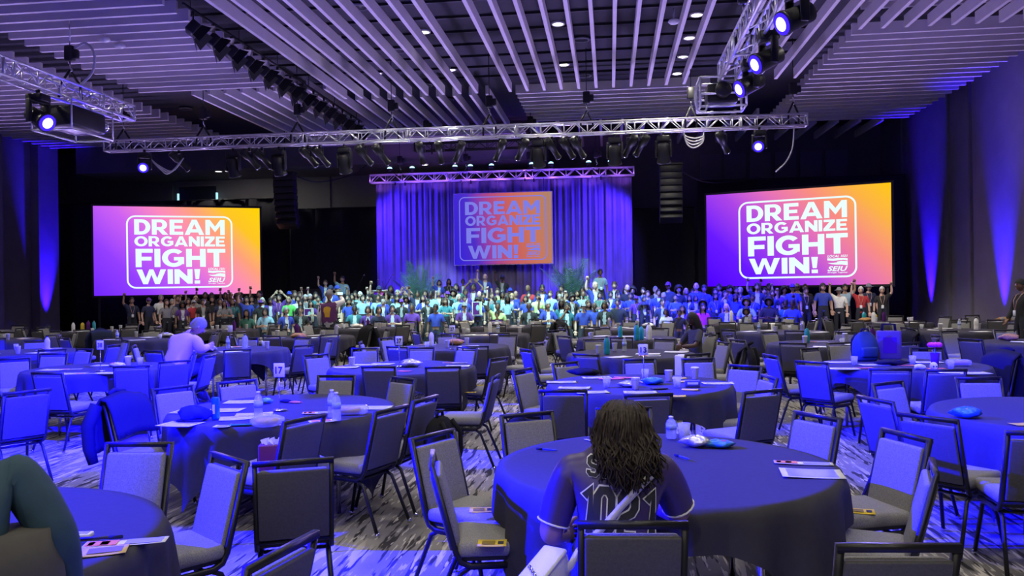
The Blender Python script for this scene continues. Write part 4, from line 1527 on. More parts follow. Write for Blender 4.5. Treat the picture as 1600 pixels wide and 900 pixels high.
# front left table
paper(on(197, 848), 18, 'orange and grey flyer strip on the front left table', .075, .30, None, FLY, 0, 'flyer', 'flyer')
paper(on(161, 861), 25, 'tan printed card on the front left table', .12, .17, M_tan, ((-.3, .4, -.3, .25, mat('tan_print', (.22, .16, .09), .7)),), 0, 'card', 'note_card')
t = thing('name_badge', 'white badge holder on the front left table', 'badge', on(129, 840), R(10))
MB().rbox((0, 0, .01), (.07, .05, .018), .004).build('body', M_paper, t)
MB().box((0, 0, .02), (.05, .03, .001)).build('print', M_grey, t)
t = thing('pen', 'dark pen on the flyer of the front left table', 'pen', on(158, 845), R(14))
MB().tube([(-.09, 0, .012), (.08, 0, .012)], .006, 8).build('barrel', M_bcable, t)
MB().tube([(.03, 0, .012), (.08, 0, .012)], .007, 8).build('cap', M_navy, t)
# table thirty-eight
for px, py, a, nm in ((82, 578, 0, 'left'), (165, 571, 6, 'far side'), (112, 584, 8, 'near left'), (168, 583, -4, 'beside the sign'), (215, 573, 0, 'right rim')):
    paper(on(px, py), a, 'white sheet on table thirty-eight, ' + nm, .21, .32, None, (), 4)
for px, py, nm in ((110, 577, 'left'), (135, 584, 'near')):
    paper(on(px, py), 4, 'pink flyer on table thirty-eight, ' + nm, .09, .28, M_paper, FLY, 0, 'flyer', 'flyer')
cup(on(200, 571), 'lidded white coffee cup on table thirty-eight', True)
tumbler(on(219, 570), 'clear tumbler right of the coffee cup on table thirty-eight')
blob('food_tray', 'pale snack tray left of the coffee cup on table thirty-eight', 'container', on(184, 573), (.2, .14, .06), M_cup, 18, (('wrapper', M_red, (-.3, 0, .8), (.3, .4, .2)),))
# table thirty-seven
cup(on(550, 571), 'tall white cup at the left of table thirty-seven')
for px, py, a, nm in ((572, 570, 6, 'far left'), (596, 569, -8, 'behind the left chair'), (541, 574, 4, 'left rim'), (715, 572, 3, 'right rim')):
    paper(on(px, py), a, 'white sheet on table thirty-seven, ' + nm, .2, .3, None, (), 4)
paper(on(540, 573), 6, 'pink flyer strip on left of table thirty-seven', .08, .30, M_paper, FLY, 0, 'flyer', 'flyer')
paper(on(711, 567), 2, 'pink flyer strip on right of table thirty-seven', .08, .32, M_paper, FLY, 0, 'flyer', 'flyer')
paper(on(632, 580), -12, 'pink card at the near rim of table thirty-seven', .10, .15, M_pink, ((-.3, .3, -.2, .2, M_orange),), 0, 'card', 'note_card')
blob('crumpled_bag', 'crumpled black and white bag on table thirty-seven', 'bag', on(641, 573), (.26, .2, .10), M_silv, 19, (('print', M_ink, (-.1, -.3, .6), (.4, .1, .3)), ('stripe', M_yel, (-.35, -.2, .4), (.1, .1, .3))))
# backpack table
for px, py, a, nm in ((1312, 566, 4, 'far left'), (1318, 576, -3, 'near left'), (1365, 570, 5, 'beside the backpack'), (1449, 566, 2, 'beside the flower'), (1490, 582, -5, 'near right'), (1520, 583, 5, 'right rim')):
    paper(on(px, py), a, 'white sheet on the backpack table, ' + nm, .2, .32, None, (), 4)
for px, py, nm in ((1350, 575, 'left'), (1415, 571, 'middle'), (1462, 576, 'right')):
    paper(on(px, py), 5, 'orange card on the backpack table, ' + nm, .1, .2, M_orange, ((-.3, .3, -.2, .2, M_pink),), 0, 'card', 'note_card')
tumbler(on(1335, 570), 'clear tumbler at left of the backpack table')
tumbler(on(1426, 569), 'clear tumbler right of the brown bag')
tumbler(on(1486, 576), 'clear tumbler near the wrapped sandwich')
blob('pastry', 'half eaten pastry on a napkin near the backpack table rim', 'food', on(1437, 577), (.12, .10, .06), M_cup, 20, (('crust', M_bread, (.1, -.2, .5), (.5, .3, .4)),))
t = thing('sandwich_pack', 'wrapped sandwich right of the pink flower', 'food', on(1498, 571), R(-5))
MB().rbox((0, 0, .035), (.26, .13, .07), .03).build('wrap', M_clear, t)
MB().rbox((0, 0, .032), (.20, .09, .045), .02).build('bread', M_bread, t)


def backpack(p, label, m, size=(.32, .24, .46), rot=0, m2=None, roll=True):
    t = thing('backpack', label, 'bag', p, R(rot))
    sx, sy, sz = size
    mb = MB()
    n = 20
    lv = [(0, .86), (.06, .98), (.35, 1.04), (.65, .98), (.85, .80), (.96, .5), (1.0, .25)]
    vs, fs = [], []
    for f_, k in lv:
        for i in range(n):
            a = 2 * PI * i / n
            e = 2.6
            cx = abs(math.cos(a)) ** (2 / e) * (1 if math.cos(a) >= 0 else -1)
            cy = abs(math.sin(a)) ** (2 / e) * (1 if math.sin(a) >= 0 else -1)
            kk = k * (1 + .03 * math.sin(5 * a + f_ * 9))
            vs.append((cx * sx / 2 * kk, cy * sy / 2 * (kk if not roll else max(.18, kk * (1.1 - f_ ** 3))), f_ * sz))
    for j in range(len(lv) - 1):
        for i in range(n):
            fs.append((j * n + i, j * n + (i + 1) % n, (j + 1) * n + (i + 1) % n, (j + 1) * n + i))
    fs.append(tuple(range(n))[::-1])
    fs.append(tuple((len(lv) - 1) * n + i for i in range(n)))
    mb.add(vs, fs, 0, True)
    mb.build('body', m, t)
    MB().rbox((0, -sy * .5, sz * .3), (sx * .7, .06, sz * .36), .025).build('pocket', m2 or m, t)
    for s in (-1, 1):
        MB().tube([(s * sx * .25, sy * .3, sz * .92), (s * sx * .32, sy * .62, sz * .7), (s * sx * .34, sy * .62, sz * .35), (s * sx * .36, sy * .4, sz * .08)], .018, 6).build('strap', M_bfab, t)
    MB().tube([(-.05, 0, sz * .98), (-.04, 0, sz * 1.08), (.04, 0, sz * 1.08), (.05, 0, sz * .98)], .012, 6).build('handle', M_bfab, t)
    return t


backpack(on(1352, 563), 'dark green roll top backpack standing on the table', mat('green_fabric', (.012, .05, .055), .7, bump=.3, bscale=30), (.30, .22, .36), 10)
t = thing('tote_bag', 'brown purple shopping bag beside the green backpack', 'bag', on(1389, 561), R(-8))
MB().rbox((0, 0, .18), (.28, .14, .36), .02).build('body', mat('brown_purple_fabric', (.12, .07, .10), .8, bump=.2), t)
for s in (-.04, .04):
    MB().tube([(-.08, s, .34), (-.07, s, .44), (.07, s, .44), (.08, s, .34)], .010, 6).build('handle', M_bfab, t)
MB().box((0, -.073, .18), (.16, .002, .2)).build('print', M_purp, t)
blob('knit_cap', 'floppy dark hat before the brown bag', 'hat', on(1392, 570), (.36, .22, .07), M_bfab, 22, (('band', M_navy, (0, -.1, .7), (.5, .4, .2)),))
t = thing('flower_cup', 'dark cup with a bright pink flower on the backpack table', 'cup', on(1461, 575), 0)
MB().lathe([(.035, 0), (.05, .17), (.047, .17), (.03, .01)], 14).build('cup', M_purp, t)
for k in range(6):
    a = k * PI / 3
    MB().ball((.045 * math.cos(a), .045 * math.sin(a), .26), (.04, .04, .028), 8, 5).build('petal', mat('hot_pink', (.9, .03, .35), .6), t)
MB().tube([(0, 0, .1), (0, 0, .25)], .008, 6).build('stem', M_green, t)
t = thing('skull_ornament', 'small orange and white skull ornament before the pink flower', 'ornament', on(1459, 580))
MB().ball((0, 0, .055), (.04, .045, .045), 12, 8).build('cranium', M_cup, t)
MB().rbox((0, -.01, .018), (.045, .05, .03), .01).build('jaw', M_orange, t)
for s in (-1, 1):
    MB().ball((s * .015, -.04, .055), .009, 8, 5).build('eye_socket', M_ink, t)
# front right table
blob('snack_bag', 'shiny blue snack bag on the front right table', 'wrapper', on(1511, 652), (.20, .13, .08), M_bluef, 25, (('print', M_orange, (0, -.2, .8), (.2, .2, .08)), ('star', M_paper, (-.2, -.25, .6), (.08, .1, .1))))
paper(on(1598, 663), 10, 'yellow note card on the front right table', .1, .15, M_yel, (), 0, 'card', 'note_card')
# yellow cards on chair seats
for px, py, a, nm in ((753, 797, 8, 'farther chair seat left of the jersey table'), (769, 849, 5, 'nearer chair seat left of the jersey table'), (1345, 799, -12, 'chair seat right of the jersey table'),
                      (735, 613, 5, 'near chair seat right of table thirty-seven'), (747, 602, 5, 'far chair seat right of table thirty-seven')):
    p = on(px, py, .4975)
    paper(p, a, 'yellow printed card on the ' + nm, .105, .14, M_yel, ((-.35, .1, -.25, .25, mat('dark_yellow_print', (.25, .17, .01), .7)), (.2, .4, -.2, .2, M_ink)), 0, 'card', 'seat_card')

# clutter on the far tables
rc = random.Random(5)
for k, (tx, ty, _, nm) in TABLES.items():
    if k in ('T1', 'T2', 'T3', 'T4', 'T5', 'T6', 'T7', 'T8'):
        continue
    spots = [(.25 + .5 * rc.random(), 2 * PI * (i + rc.random() * .6) / 9) for i in range(9)]
    rc.shuffle(spots)
    seq = ['paper', 'paper', 'paper', 'cup', 'tumbler', rc.choice(['bottle', 'flask']), rc.choice(['blob', 'flask']), 'flyer', rc.choice(['cup', 'cup'])]
    cn = {}
    for kind, (rr, a) in zip(seq, spots):
        cn[kind] = cn.get(kind, 0) + 1
        o_ = ['', 'second ', 'third ', 'fourth '][cn[kind] - 1]
        p = (tx + rr * math.cos(a), ty + rr * math.sin(a), TZT)
        if kind == 'paper':
            paper(p, rc.uniform(-40, 40), o_ + 'white sheet lying on ' + nm, .22, .34)
        elif kind == 'flyer':
            paper(p, rc.uniform(-30, 30), 'orange flyer lying on ' + nm, .12, .30, M_paper, FLY, 0, 'flyer', 'flyer')
        elif kind == 'cup':
            cup(p, o_ + 'white paper cup on ' + nm, rc.random() < .5, .12)
        elif kind == 'tumbler':
            tumbler(p, 'clear tumbler on ' + nm)
        elif kind == 'bottle':
            bottle(p, 'clear water bottle on ' + nm)
        elif kind == 'flask':
            bottle(p, o_ + 'tall flask on ' + nm, .26, rc.choice([M_silv, M_purp, M_cup, M_teal]), M_black, .042)
        elif kind == 'sign':
            sign(p, str(20 + int(k[1:])), 'white number card on a stand on ' + nm)
        else:
            blob('snack_pile', 'heap of wrapped snacks on ' + nm, 'food', p, (.30, .22, .11), rc.choice([M_silv, M_bread, M_cup]), rc.randrange(99), (('wrapper', rc.choice([M_red, M_green, M_yel, M_bluef]), (.2, 0, .7), (.3, .3, .2)),))
# pitcher beside the pink shirt man, yellow and orange accents in the distance
for px, py, m_, h_, nm in ((383, 540, M_bottle, .24, 'big clear jug at the right of the pink shirt table'), (128, 512, M_yel, .22, 'bright yellow bottle far left'), (138, 512, M_purp, .26, 'purple flask beside the yellow bottle'),
                           (448, 518, M_purp, .26, 'purple flask left of the vest man'), (1014, 527, M_paper, .3, 'pale tall flask right of the middle aisle'), (1017, 533, M_teal, .30, 'green tall flask on table behind number thirteen'),
                           (1329, 495, M_yel, .2, 'bright yellow bottle before the white vest man'), (1340, 498, M_teal, .26, 'blue flask beside the yellow bottle at right'), (1365, 500, M_paper, .28, 'white flask in the last row at right'),
                           (981, 492, M_cup, .34, 'tall pale jug in the last row under the clapping man')):
    p = atz(px, py + 4, TZT)
    best = min(TABLES.values(), key=lambda q: (q[0] - p.x) ** 2 + (q[1] - p.y) ** 2)
    d = Vector((p.x - best[0], p.y - best[1]))
    if d.length > .78:
        d = d.normalized() * .74
    bottle((best[0] + d.x, best[1] + d.y, TZT), nm, h_, m_, M_black, .05)


# bags and jackets on chairs
def jacket(px, py, label, m, size=1.0, key=None):
    """jacket hung over the nearest chair back"""
    p = atz(px, py, .86)
    x, y, f, k, t0 = min(CHAIRS, key=lambda q: (q[0] - .3 * math.cos(q[2]) - p.x) ** 2 + (q[1] - .3 * math.sin(q[2]) - p.y) ** 2)
    t = thing('jacket', label, 'jacket', (x, y, 0), f - PI / 2)
    nu, nv = 16, 15
    vs, fs = [], []
    for j in range(nv):
        s = (j / (nv - 1) - .42) * 1.15 * size
        for i in range(nu):
            u = i / (nu - 1) - .5
            wv = abs(.018 * math.sin(u * 21 + j * .5)) * min(1, abs(s) * 3)
            if s < 0:      # front side
                b_ = Vector((0, -.30 + .062 + .262 * -s, .905 + s))
            else:
                b_ = Vector((0, -.30 - .050 + .10 * s * .3, .905 - s))
            if abs(s) < .05:
                b_ = Vector((0, -.30 - s * .9, .912 - abs(s) * .4))
            vs.append((u * (.44 + .06 * abs(s)), b_.y + (wv if s < 0 else -abs(wv)), b_.z + .015 * math.cos(u * 6)))
    for j in range(nv - 1):
        for i in range(nu - 1):
            a = j * nu + i
            fs.append((a, a + 1, a + nu + 1, a + nu))
    o = MB().add(vs, fs, 0, True).build('shell', m, t)
    sm = o.modifiers.new('t', 'SOLIDIFY')
    sm.thickness = .02
    for s in (-1, 1):
        MB().tube([(s * .20, -.36, .86), (s * .25, -.40, .70), (s * .24, -.40, .52), (s * .22, -.38, .40)], [.05, .055, .05, .04], 8).build('sleeve', m, t)
    MB().tube([(-.09, -.34, .93), (0, -.37, .95), (.09, -.34, .93)], .022, 6).build('collar', m, t)
    return t


jacket(190, 622, 'dark navy jacket over a chair left of table seventeen', M_bfab, .62)
jacket(1568, 552, 'black jacket with a pink patch over a chair by backpack table', M_bfab)
jacket(590, 512, 'long black coat over a chair behind table thirty-seven', M_bfab, 1.1)
jacket(1180, 545, 'black jacket over a chair right of table thirteen', M_bfab)
jacket(1415, 525, 'black jacket over a chair behind the pink flower', M_bfab)
jacket(870, 505, 'black jacket over a chair near the middle aisle', M_bfab)
jacket(165, 520, 'dark jacket over a chair behind table thirty-eight', M_navy)


def chair_bag(px, py, label, m, rot=0, size=(.34, .20, .44), z=.62):
    """bag hanging on the outside of a chair back"""
    p = atz(px, py, .70)
    x, y, f, k, t0 = min(CHAIRS, key=lambda q: (q[0] - .3 * math.cos(q[2]) - p.x) ** 2 + (q[1] - .3 * math.sin(q[2]) - p.y) ** 2)
    c = Vector((x, y, 0)) - Vector((math.cos(f), math.sin(f), 0)) * .42
    return backpack((c.x, c.y, .30), label, m, size, math.degrees(f) + 90, None, False)


chair_bag(660, 665, 'black backpack hanging on a chair right of table seventeen', M_bfab)
chair_bag(1160, 590, 'dark backpack hanging on a chair right of table thirteen', M_bfab)
backpack((atz(822, 660, .3).x, atz(822, 660, .3).y, .0), 'black duffel slumped on the carpet left of table thirteen', M_bfab, (.45, .30, .38), 30, None, False)
p = atz(418, 718, .5)
cq = min(CHAIRS, key=lambda q: (q[0] - p.x) ** 2 + (q[1] - p.y) ** 2)
t = thing('gift_bag', 'maroon paper bag with tissue on a chair near table seventeen', 'bag', (cq[0], cq[1], .497), R(15))
MB().rbox((0, 0, .09), (.19, .11, .18), .01).build('body', mat('maroon_paper', (.16, .02, .05), .5), t)
o = MB()
rr_ = random.Random(3)
for k in range(9):
    a = k * .7
    o.add([(.06 * math.cos(a), .03 * math.sin(a), .16), (.08 * math.cos(a + .9), .04 * math.sin(a + .9), .16), (.09 * math.cos(a + .4) + rr_.uniform(-.02, .02), .05 * math.sin(a + .3), .21), (.05 * math.cos(a + .1), .04 * math.sin(a + .3), .22)], [(0, 1, 2, 3)])
o.build('tissue', M_cup, t)

# ------------------------------------------------------------------ people
SKINS = [mat('skin_light', (.62, .40, .30), .55), mat('skin_tan', (.42, .25, .17), .55), mat('skin_brown', (.20, .105, .065), .5), mat('skin_dark', (.095, .05, .033), .5)]
M_eye = mat('eye_dark', (.02, .015, .015), .3)
M_lip = mat('lips', (.32, .10, .09), .5)
HAIRC = {'k': mat('hair_black', (.012, .010, .010), .6, bump=.5, bscale=90), 'm': mat('hair_brown', (.06, .032, .018), .6, bump=.5, bscale=90), 'b': mat('hair_blond', (.42, .30, .15), .6, bump=.5, bscale=90),
         'w': mat('hair_white', (.62, .60, .58), .6, bump=.5, bscale=90), 'g': mat('hair_grey', (.25, .24, .24), .6, bump=.5, bscale=90)}
TOPS = {'n': ('navy', (.02, .025, .07)), 'b': ('blue', (.035, .06, .42)), 'p': ('purple', (.12, .03, .30)), 't': ('teal', (.04, .20, .24)), 'l': ('light blue', (.28, .45, .58)), 'w': ('white', (.68, .68, .66)),
        'k': ('black', (.016, .016, .018)), 'g': ('bright green', (.12, .62, .12)), 'r': ('red', (.42, .03, .04)), 'm': ('pink', (.65, .04, .22)), 'y': ('grey', (.22, .22, .24)), 'd': ('green', (.05, .16, .12)), 'e': ('pale lime', (.5, .62, .25))}
M_TOP = {k: mat('top_' + v[0].replace(' ', '_'), v[1], .85, var=.12, vscale=20) for k, v in TOPS.items()}


def vest_mat(name, c1, c2, half):
    """open vest: a light tee shows between two dark fronts"""
    m = bpy.data.materials.new(name)
    m.use_nodes = True
    nt = m.node_tree
    b = nt.nodes['Principled BSDF']
    b.inputs['Roughness'].default_value = .85
    tc = nt.nodes.new('ShaderNodeTexCoord')
    sp = nt.nodes.new('ShaderNodeSeparateXYZ')
    nt.links.new(tc.outputs['Object'], sp.inputs[0])
    ab = nt.nodes.new('ShaderNodeMath')
    ab.operation = 'ABSOLUTE'
    nt.links.new(sp.outputs[0], ab.inputs[0])
    n = nt.nodes.new('ShaderNodeTexNoise')
    n.inputs['Scale'].default_value = 9
    nt.links.new(tc.outputs['Object'], n.inputs['Vector'])
    md = nt.nodes.new('ShaderNodeMath')
    md.operation = 'MULTIPLY_ADD'
    md.inputs[1].default_value = .09
    nt.links.new(n.outputs[0], md.inputs[0])
    nt.links.new(ab.outputs[0], md.inputs[2])
    gt = nt.nodes.new('ShaderNodeMath')
    gt.operation = 'GREATER_THAN'
    gt.inputs[1].default_value = half + .045
    nt.links.new(md.outputs[0], gt.inputs[0])
    mx = nt.nodes.new('ShaderNodeMix')
    mx.data_type = 'RGBA'
    nt.links.new(gt.outputs[0], mx.inputs[0])
    mx.inputs[6].default_value = (*c2, 1)
    mx.inputs[7].default_value = (*c1, 1)
    nt.links.new(mx.outputs[2], b.inputs['Base Color'])
    return m


M_VEST = {'b': vest_mat('blue_vest_over_tee', (.03, .05, .36), (.55, .62, .66), .05), 'p': vest_mat('purple_vest_over_tee', (.09, .025, .24), (.50, .55, .62), .05),
          'n': vest_mat('navy_vest_over_tee', (.02, .025, .07), (.40, .46, .50), .06), 'k': vest_mat('black_jacket_over_tee', (.016, .016, .018), (.30, .34, .36), .045),
          't': vest_mat('teal_vest_over_tee', (.03, .15, .19), (.5, .6, .62), .05)}
M_jean = mat('dark_trousers', (.02, .022, .035), .9)
M_shoe = mat('dark_shoes', (.015, .015, .015), .6)
M_lany = mat('orange_lanyard', (.55, .34, .26), .7)
M_badge = mat('badge_card', (.75, .78, .82), .5)

BONES = [('pelvis', 'spine', 'torso'), ('spine', 'chest', 'torso'), ('chest', 'neckb', 'torso'), ('neckb', 'neck', 'neck')]
for s in 'LR':
    BONES += [('chest', 'sh' + s, 'torso'), ('sh' + s, 'el' + s, 'uparm'), ('el' + s, 'wr' + s, 'forearm'), ('pelvis', 'hip' + s, 'leg'), ('hip' + s, 'kn' + s, 'leg'), ('kn' + s, 'an' + s, 'leg'), ('an' + s, 'toe' + s, 'foot')]


def joints(arms, sit=False, lean=0.0, bulk=1.0):
    """arms: {'L': (elbow, wrist), 'R': (elbow, wrist)} in standing coordinates"""
    dz = -.45 if sit else 0.0
    J = {'pelvis': (0, 0, .94 + dz, .135 * bulk), 'spine': (0, .01, 1.10 + dz, .128 * bulk), 'chest': (0, .0, 1.27 + dz, .150 * bulk), 'neckb': (0, -.01, 1.41 + dz, .062), 'neck': (0, .01, 1.50 + dz, .048)}
    for s, k in (('L', -1), ('R', 1)):
        e, w_ = arms[s]
        J['sh' + s] = (k * .165 * (1 + .5 * (bulk - 1)), -.005, 1.365 + dz, .060 * bulk)
        J['el' + s] = (k * e[0], e[1], e[2] + dz, .043 * bulk)
        J['wr' + s] = (k * w_[0], w_[1], w_[2] + dz, .029)
        J['hip' + s] = (k * .09, .01, .88 + dz, .092 * bulk)
        if sit:
            J['kn' + s] = (k * .13, .41, .47, .066)
            J['an' + s] = (k * .13, .37, .09, .042)
            J['toe' + s] = (k * .14, .50, .04, .034)
        else:
            J['kn' + s] = (k * .10, .02, .49, .064)
            J['an' + s] = (k * .10, -.02, .09, .042)
            J['toe' + s] = (k * .12, .13, .04, .034)
    return J


def hand_geo(mb, wrist, d, kind='fist', flip=1, up_hint=None, sc=1.0, ns=5):
    """palm, four unequal fingers and a thumb; d = forearm direction"""
    z = Vector(d).normalized()
    a = Vector(up_hint) if up_hint is not None else Vector((0, 1, 0))
    if abs(a.dot(z)) > .9:
        a = Vector((1, 0, 0))
    y = (a - z * a.dot(z)).normalized()          # palm normal
    x = y.cross(z)
    M = Matrix(((x.x, y.x, z.x, wrist[0]), (x.y, y.y, z.y, wrist[1]), (x.z, y.z, z.z, wrist[2]), (0, 0, 0, 1)))
    k = sc
    mb.rbox((0, 0, .045 * k), (.078 * k, .030 * k, .090 * k), .014 * k, 0, None, M)
    for i in range(4):
        fx = (-.030 + .020 * i) * k
        ln = (.062, .072, .068, .054)[i] * k
        if kind == 'fist':
            pts = [(fx, -.004 * k, .080 * k), (fx, -.002 * k, .105 * k), (fx, .030 * k, .112 * k), (fx, .042 * k, .085 * k), (fx, .026 * k, .062 * k)]
        elif kind == 'vee' and i in (1, 2):
            pts = [(fx, 0, .08 * k), (fx * 2.2, 0, .125 * k), (fx * 3.4, .0, .165 * k)]
        elif kind == 'vee':
            pts = [(fx, 0, .080 * k), (fx, .010 * k, .105 * k), (fx, .040 * k, .100 * k), (fx, .036 * k, .07 * k)]
        elif kind == 'grip':
            pts = [(fx, 0, .078 * k), (fx, .006 * k, .108 * k), (fx, .034 * k, .118 * k), (fx, .050 * k, .098 * k)]
        else:
            pts = [(fx, 0, .082 * k), (fx * 1.05, .004 * k, .082 * k + ln * .5), (fx * 1.08, .016 * k, .082 * k + ln * .95)]
        mb.tube(pts, [.0098 * k] * (len(pts) - 1) + [.0078 * k], ns, 0, True, M)
    s = flip
    if kind in ('fist', 'vee', 'grip'):
        tp = [(s * .034 * k, .006 * k, .022 * k), (s * .052 * k, .026 * k, .052 * k), (s * .030 * k, .052 * k, .074 * k), (s * .006 * k, .056 * k, .080 * k)]
    else:
        tp = [(s * .034 * k, .004 * k, .020 * k), (s * .060 * k, .014 * k, .050 * k), (s * .068 * k, .020 * k, .082 * k)]
    mb.tube(tp, [.0125 * k, .0115 * k, .0105 * k, .009 * k][:len(tp)], ns, 0, True, M)


HR = (.077, .096, .117)


def head_geo(mb, M, n=14):
    """skull with jaw, nose, ears, eyes, brows and mouth; face towards +Y"""
    nu, nv = n, max(8, n - 3)
    vs, fs = [], []
    for i in range(nv + 1):
        th = PI * i / nv
        for j in range(nu):
            a = 2 * PI * j / nu
            x, y, z = math.sin(th) * math.cos(a), math.sin(th) * math.sin(a), math.cos(th)
            if z < -.1:
                k = 1 - .30 * min(1, (-z - .1) / .9)
                x *= k
                y = y * (k if y < 0 else 1 - .12 * (-z - .1)) + .10 * (-z - .1)
            vs.append((x * HR[0], y * HR[1], z * HR[2]))
    for i in range(nv):
        for j in range(nu):
            fs.append((i * nu + j, (i + 1) * nu + j, (i + 1) * nu + (j + 1) % nu, i * nu + (j + 1) % nu))
    mb.add(vs, fs, 0, True, M)
    mb.add([(0, .090, .018), (-.014, .094, -.034), (.014, .094, -.034), (0, .122, -.028), (0, .098, -.040)], [(0, 1, 3), (0, 3, 2), (1, 4, 3), (3, 4, 2)], 0, True, M)
    for s in (-1, 1):
        mb.ball((s * .077, -.004, -.012), (.010, .020, .030), 6, 5, 0, M)
        mb.ball((s * .030, .083, .012), (.013, .009, .0075), 8, 5, 1, M)
        mb.box((s * .030, .0885, .034), (.030, .008, .007), 1, (0, s * .12, 0), M)
    mb.ball((0, .086, -.062), (.024, .012, .0085), 8, 5, 2, M)


def skin_eval(J, sub=1):
    me = bpy.data.meshes.new('skel')
    names = list(J)
    ix = {k: i for i, k in enumerate(names)}
    me.from_pydata([J[k][:3] for k in names], [(ix[a], ix[b]) for a, b, _ in BONES], [])
    o = bpy.data.objects.new('skel', me)
    C.objects.link(o)
    m = o.modifiers.new('Skin', 'SKIN')
    m.branch_smoothing = .6
    sv = me.skin_vertices[0].data
    for k in names:
        sv[ix[k]].radius = (J[k][3], J[k][3])
        sv[ix[k]].use_root = (k == 'pelvis')
    s = o.modifiers.new('Sub', 'SUBSURF')
    s.levels = sub
    dg = bpy.context.evaluated_depsgraph_get()
    ev = bpy.data.meshes.new_from_object(o.evaluated_get(dg))
    vs = [v.co.copy() for v in ev.vertices]
    fs = [tuple(p.vertices) for p in ev.polygons]
    bpy.data.objects.remove(o, do_unlink=True)
    bpy.data.meshes.remove(ev)
    bpy.data.meshes.remove(me)
    return vs, fs


def classify(v, J):
    best, lab, tt = 1e9, None, 0
    for a, b, c in BONES:
        pa, pb = Vector(J[a][:3]), Vector(J[b][:3])
        ab = pb - pa
        t = max(0, min(1, (v - pa).dot(ab) / max(1e-9, ab.length_squared)))
        d = (v - pa - ab * t).length - (J[a][3] * (1 - t) + J[b][3] * t)
        if d < best:
            best, lab, tt = d, (a, b, c), t
    return lab, tt


def body_meshes(J, hands=('open', 'open'), headM=None, sub=1, sleeve=.75, flat=.80, hn=14, lane=True, hint=None, trouser_to=1.0):
    """returns dict of meshes: body, top, trousers, shoes and head matrix"""
    vs, fs = skin_eval(J, sub)
    lab = [classify(v, J) for v in vs]
    cy = J['chest'][1]
    for i, v in enumerate(vs):
        if lab[i][0][2] == 'torso':
            f = J['pelvis'][1] + (J['chest'][1] - J['pelvis'][1]) * max(0, min(1.2, (v.z - J['pelvis'][2]) / max(.01, J['chest'][2] - J['pelvis'][2])))
            v.y = f + (v.y - f) * flat
    bm = bmesh.new()
    bv = [bm.verts.new(v) for v in vs]
    for f in fs:
        try:
            bm.faces.new([bv[i] for i in f])
        except ValueError:
            pass
    bm.normal_update()
    nrm = [v.normal.copy() for v in bv]
    bm.free()
    mb = MB()
    mb.add(vs, fs, 0, True)
    if headM is None:
        nk = Vector(J['neck'][:3])
        headM = Matrix.Translation(nk + Vector((0, .015, .085)))
    head_geo(mb, headM, hn)
    for s, kd, fl in (('L', hands[0], 1), ('R', hands[1], -1)):
        w_, e = Vector(J['wr' + s][:3]), Vector(J['el' + s][:3])
        if kd:
            hand_geo(mb, w_, w_ - e, kd, fl, hint[s] if hint else None)
    out = {'body': (mb, None)}

    def shell(test, off):
        keep = [i for i in range(len(vs)) if test(lab[i])]
        ks = set(keep)
        ff = [f for f in fs if all(i in ks for i in f)]
        used = sorted({i for f in ff for i in f})
        mp = {i: k for k, i in enumerate(used)}
        m2 = MB()
        m2.add([vs[i] + nrm[i] * off for i in used], [tuple(mp[i] for i in f) for f in ff], 0, True)
        return m2

    def t_top(l):
        (a, b, c), t = l
        if c == 'torso':
            return True
        if c == 'uparm':
            return t <= min(1, sleeve)
        if c == 'forearm':
            return sleeve > 1 and t <= sleeve - 1
        return c == 'leg' and a == 'pelvis' and t < .5
    out['top'] = shell(t_top, .014)
    out['trousers'] = shell(lambda l: l[0][2] == 'leg' or (l[0][0] == 'pelvis' and l[1] < .6), .010)
    out['shoes'] = shell(lambda l: l[0][2] == 'foot' or (l[0][2] == 'leg' and l[0][1].startswith('an') and l[1] > .9), .012)
    return out, headM


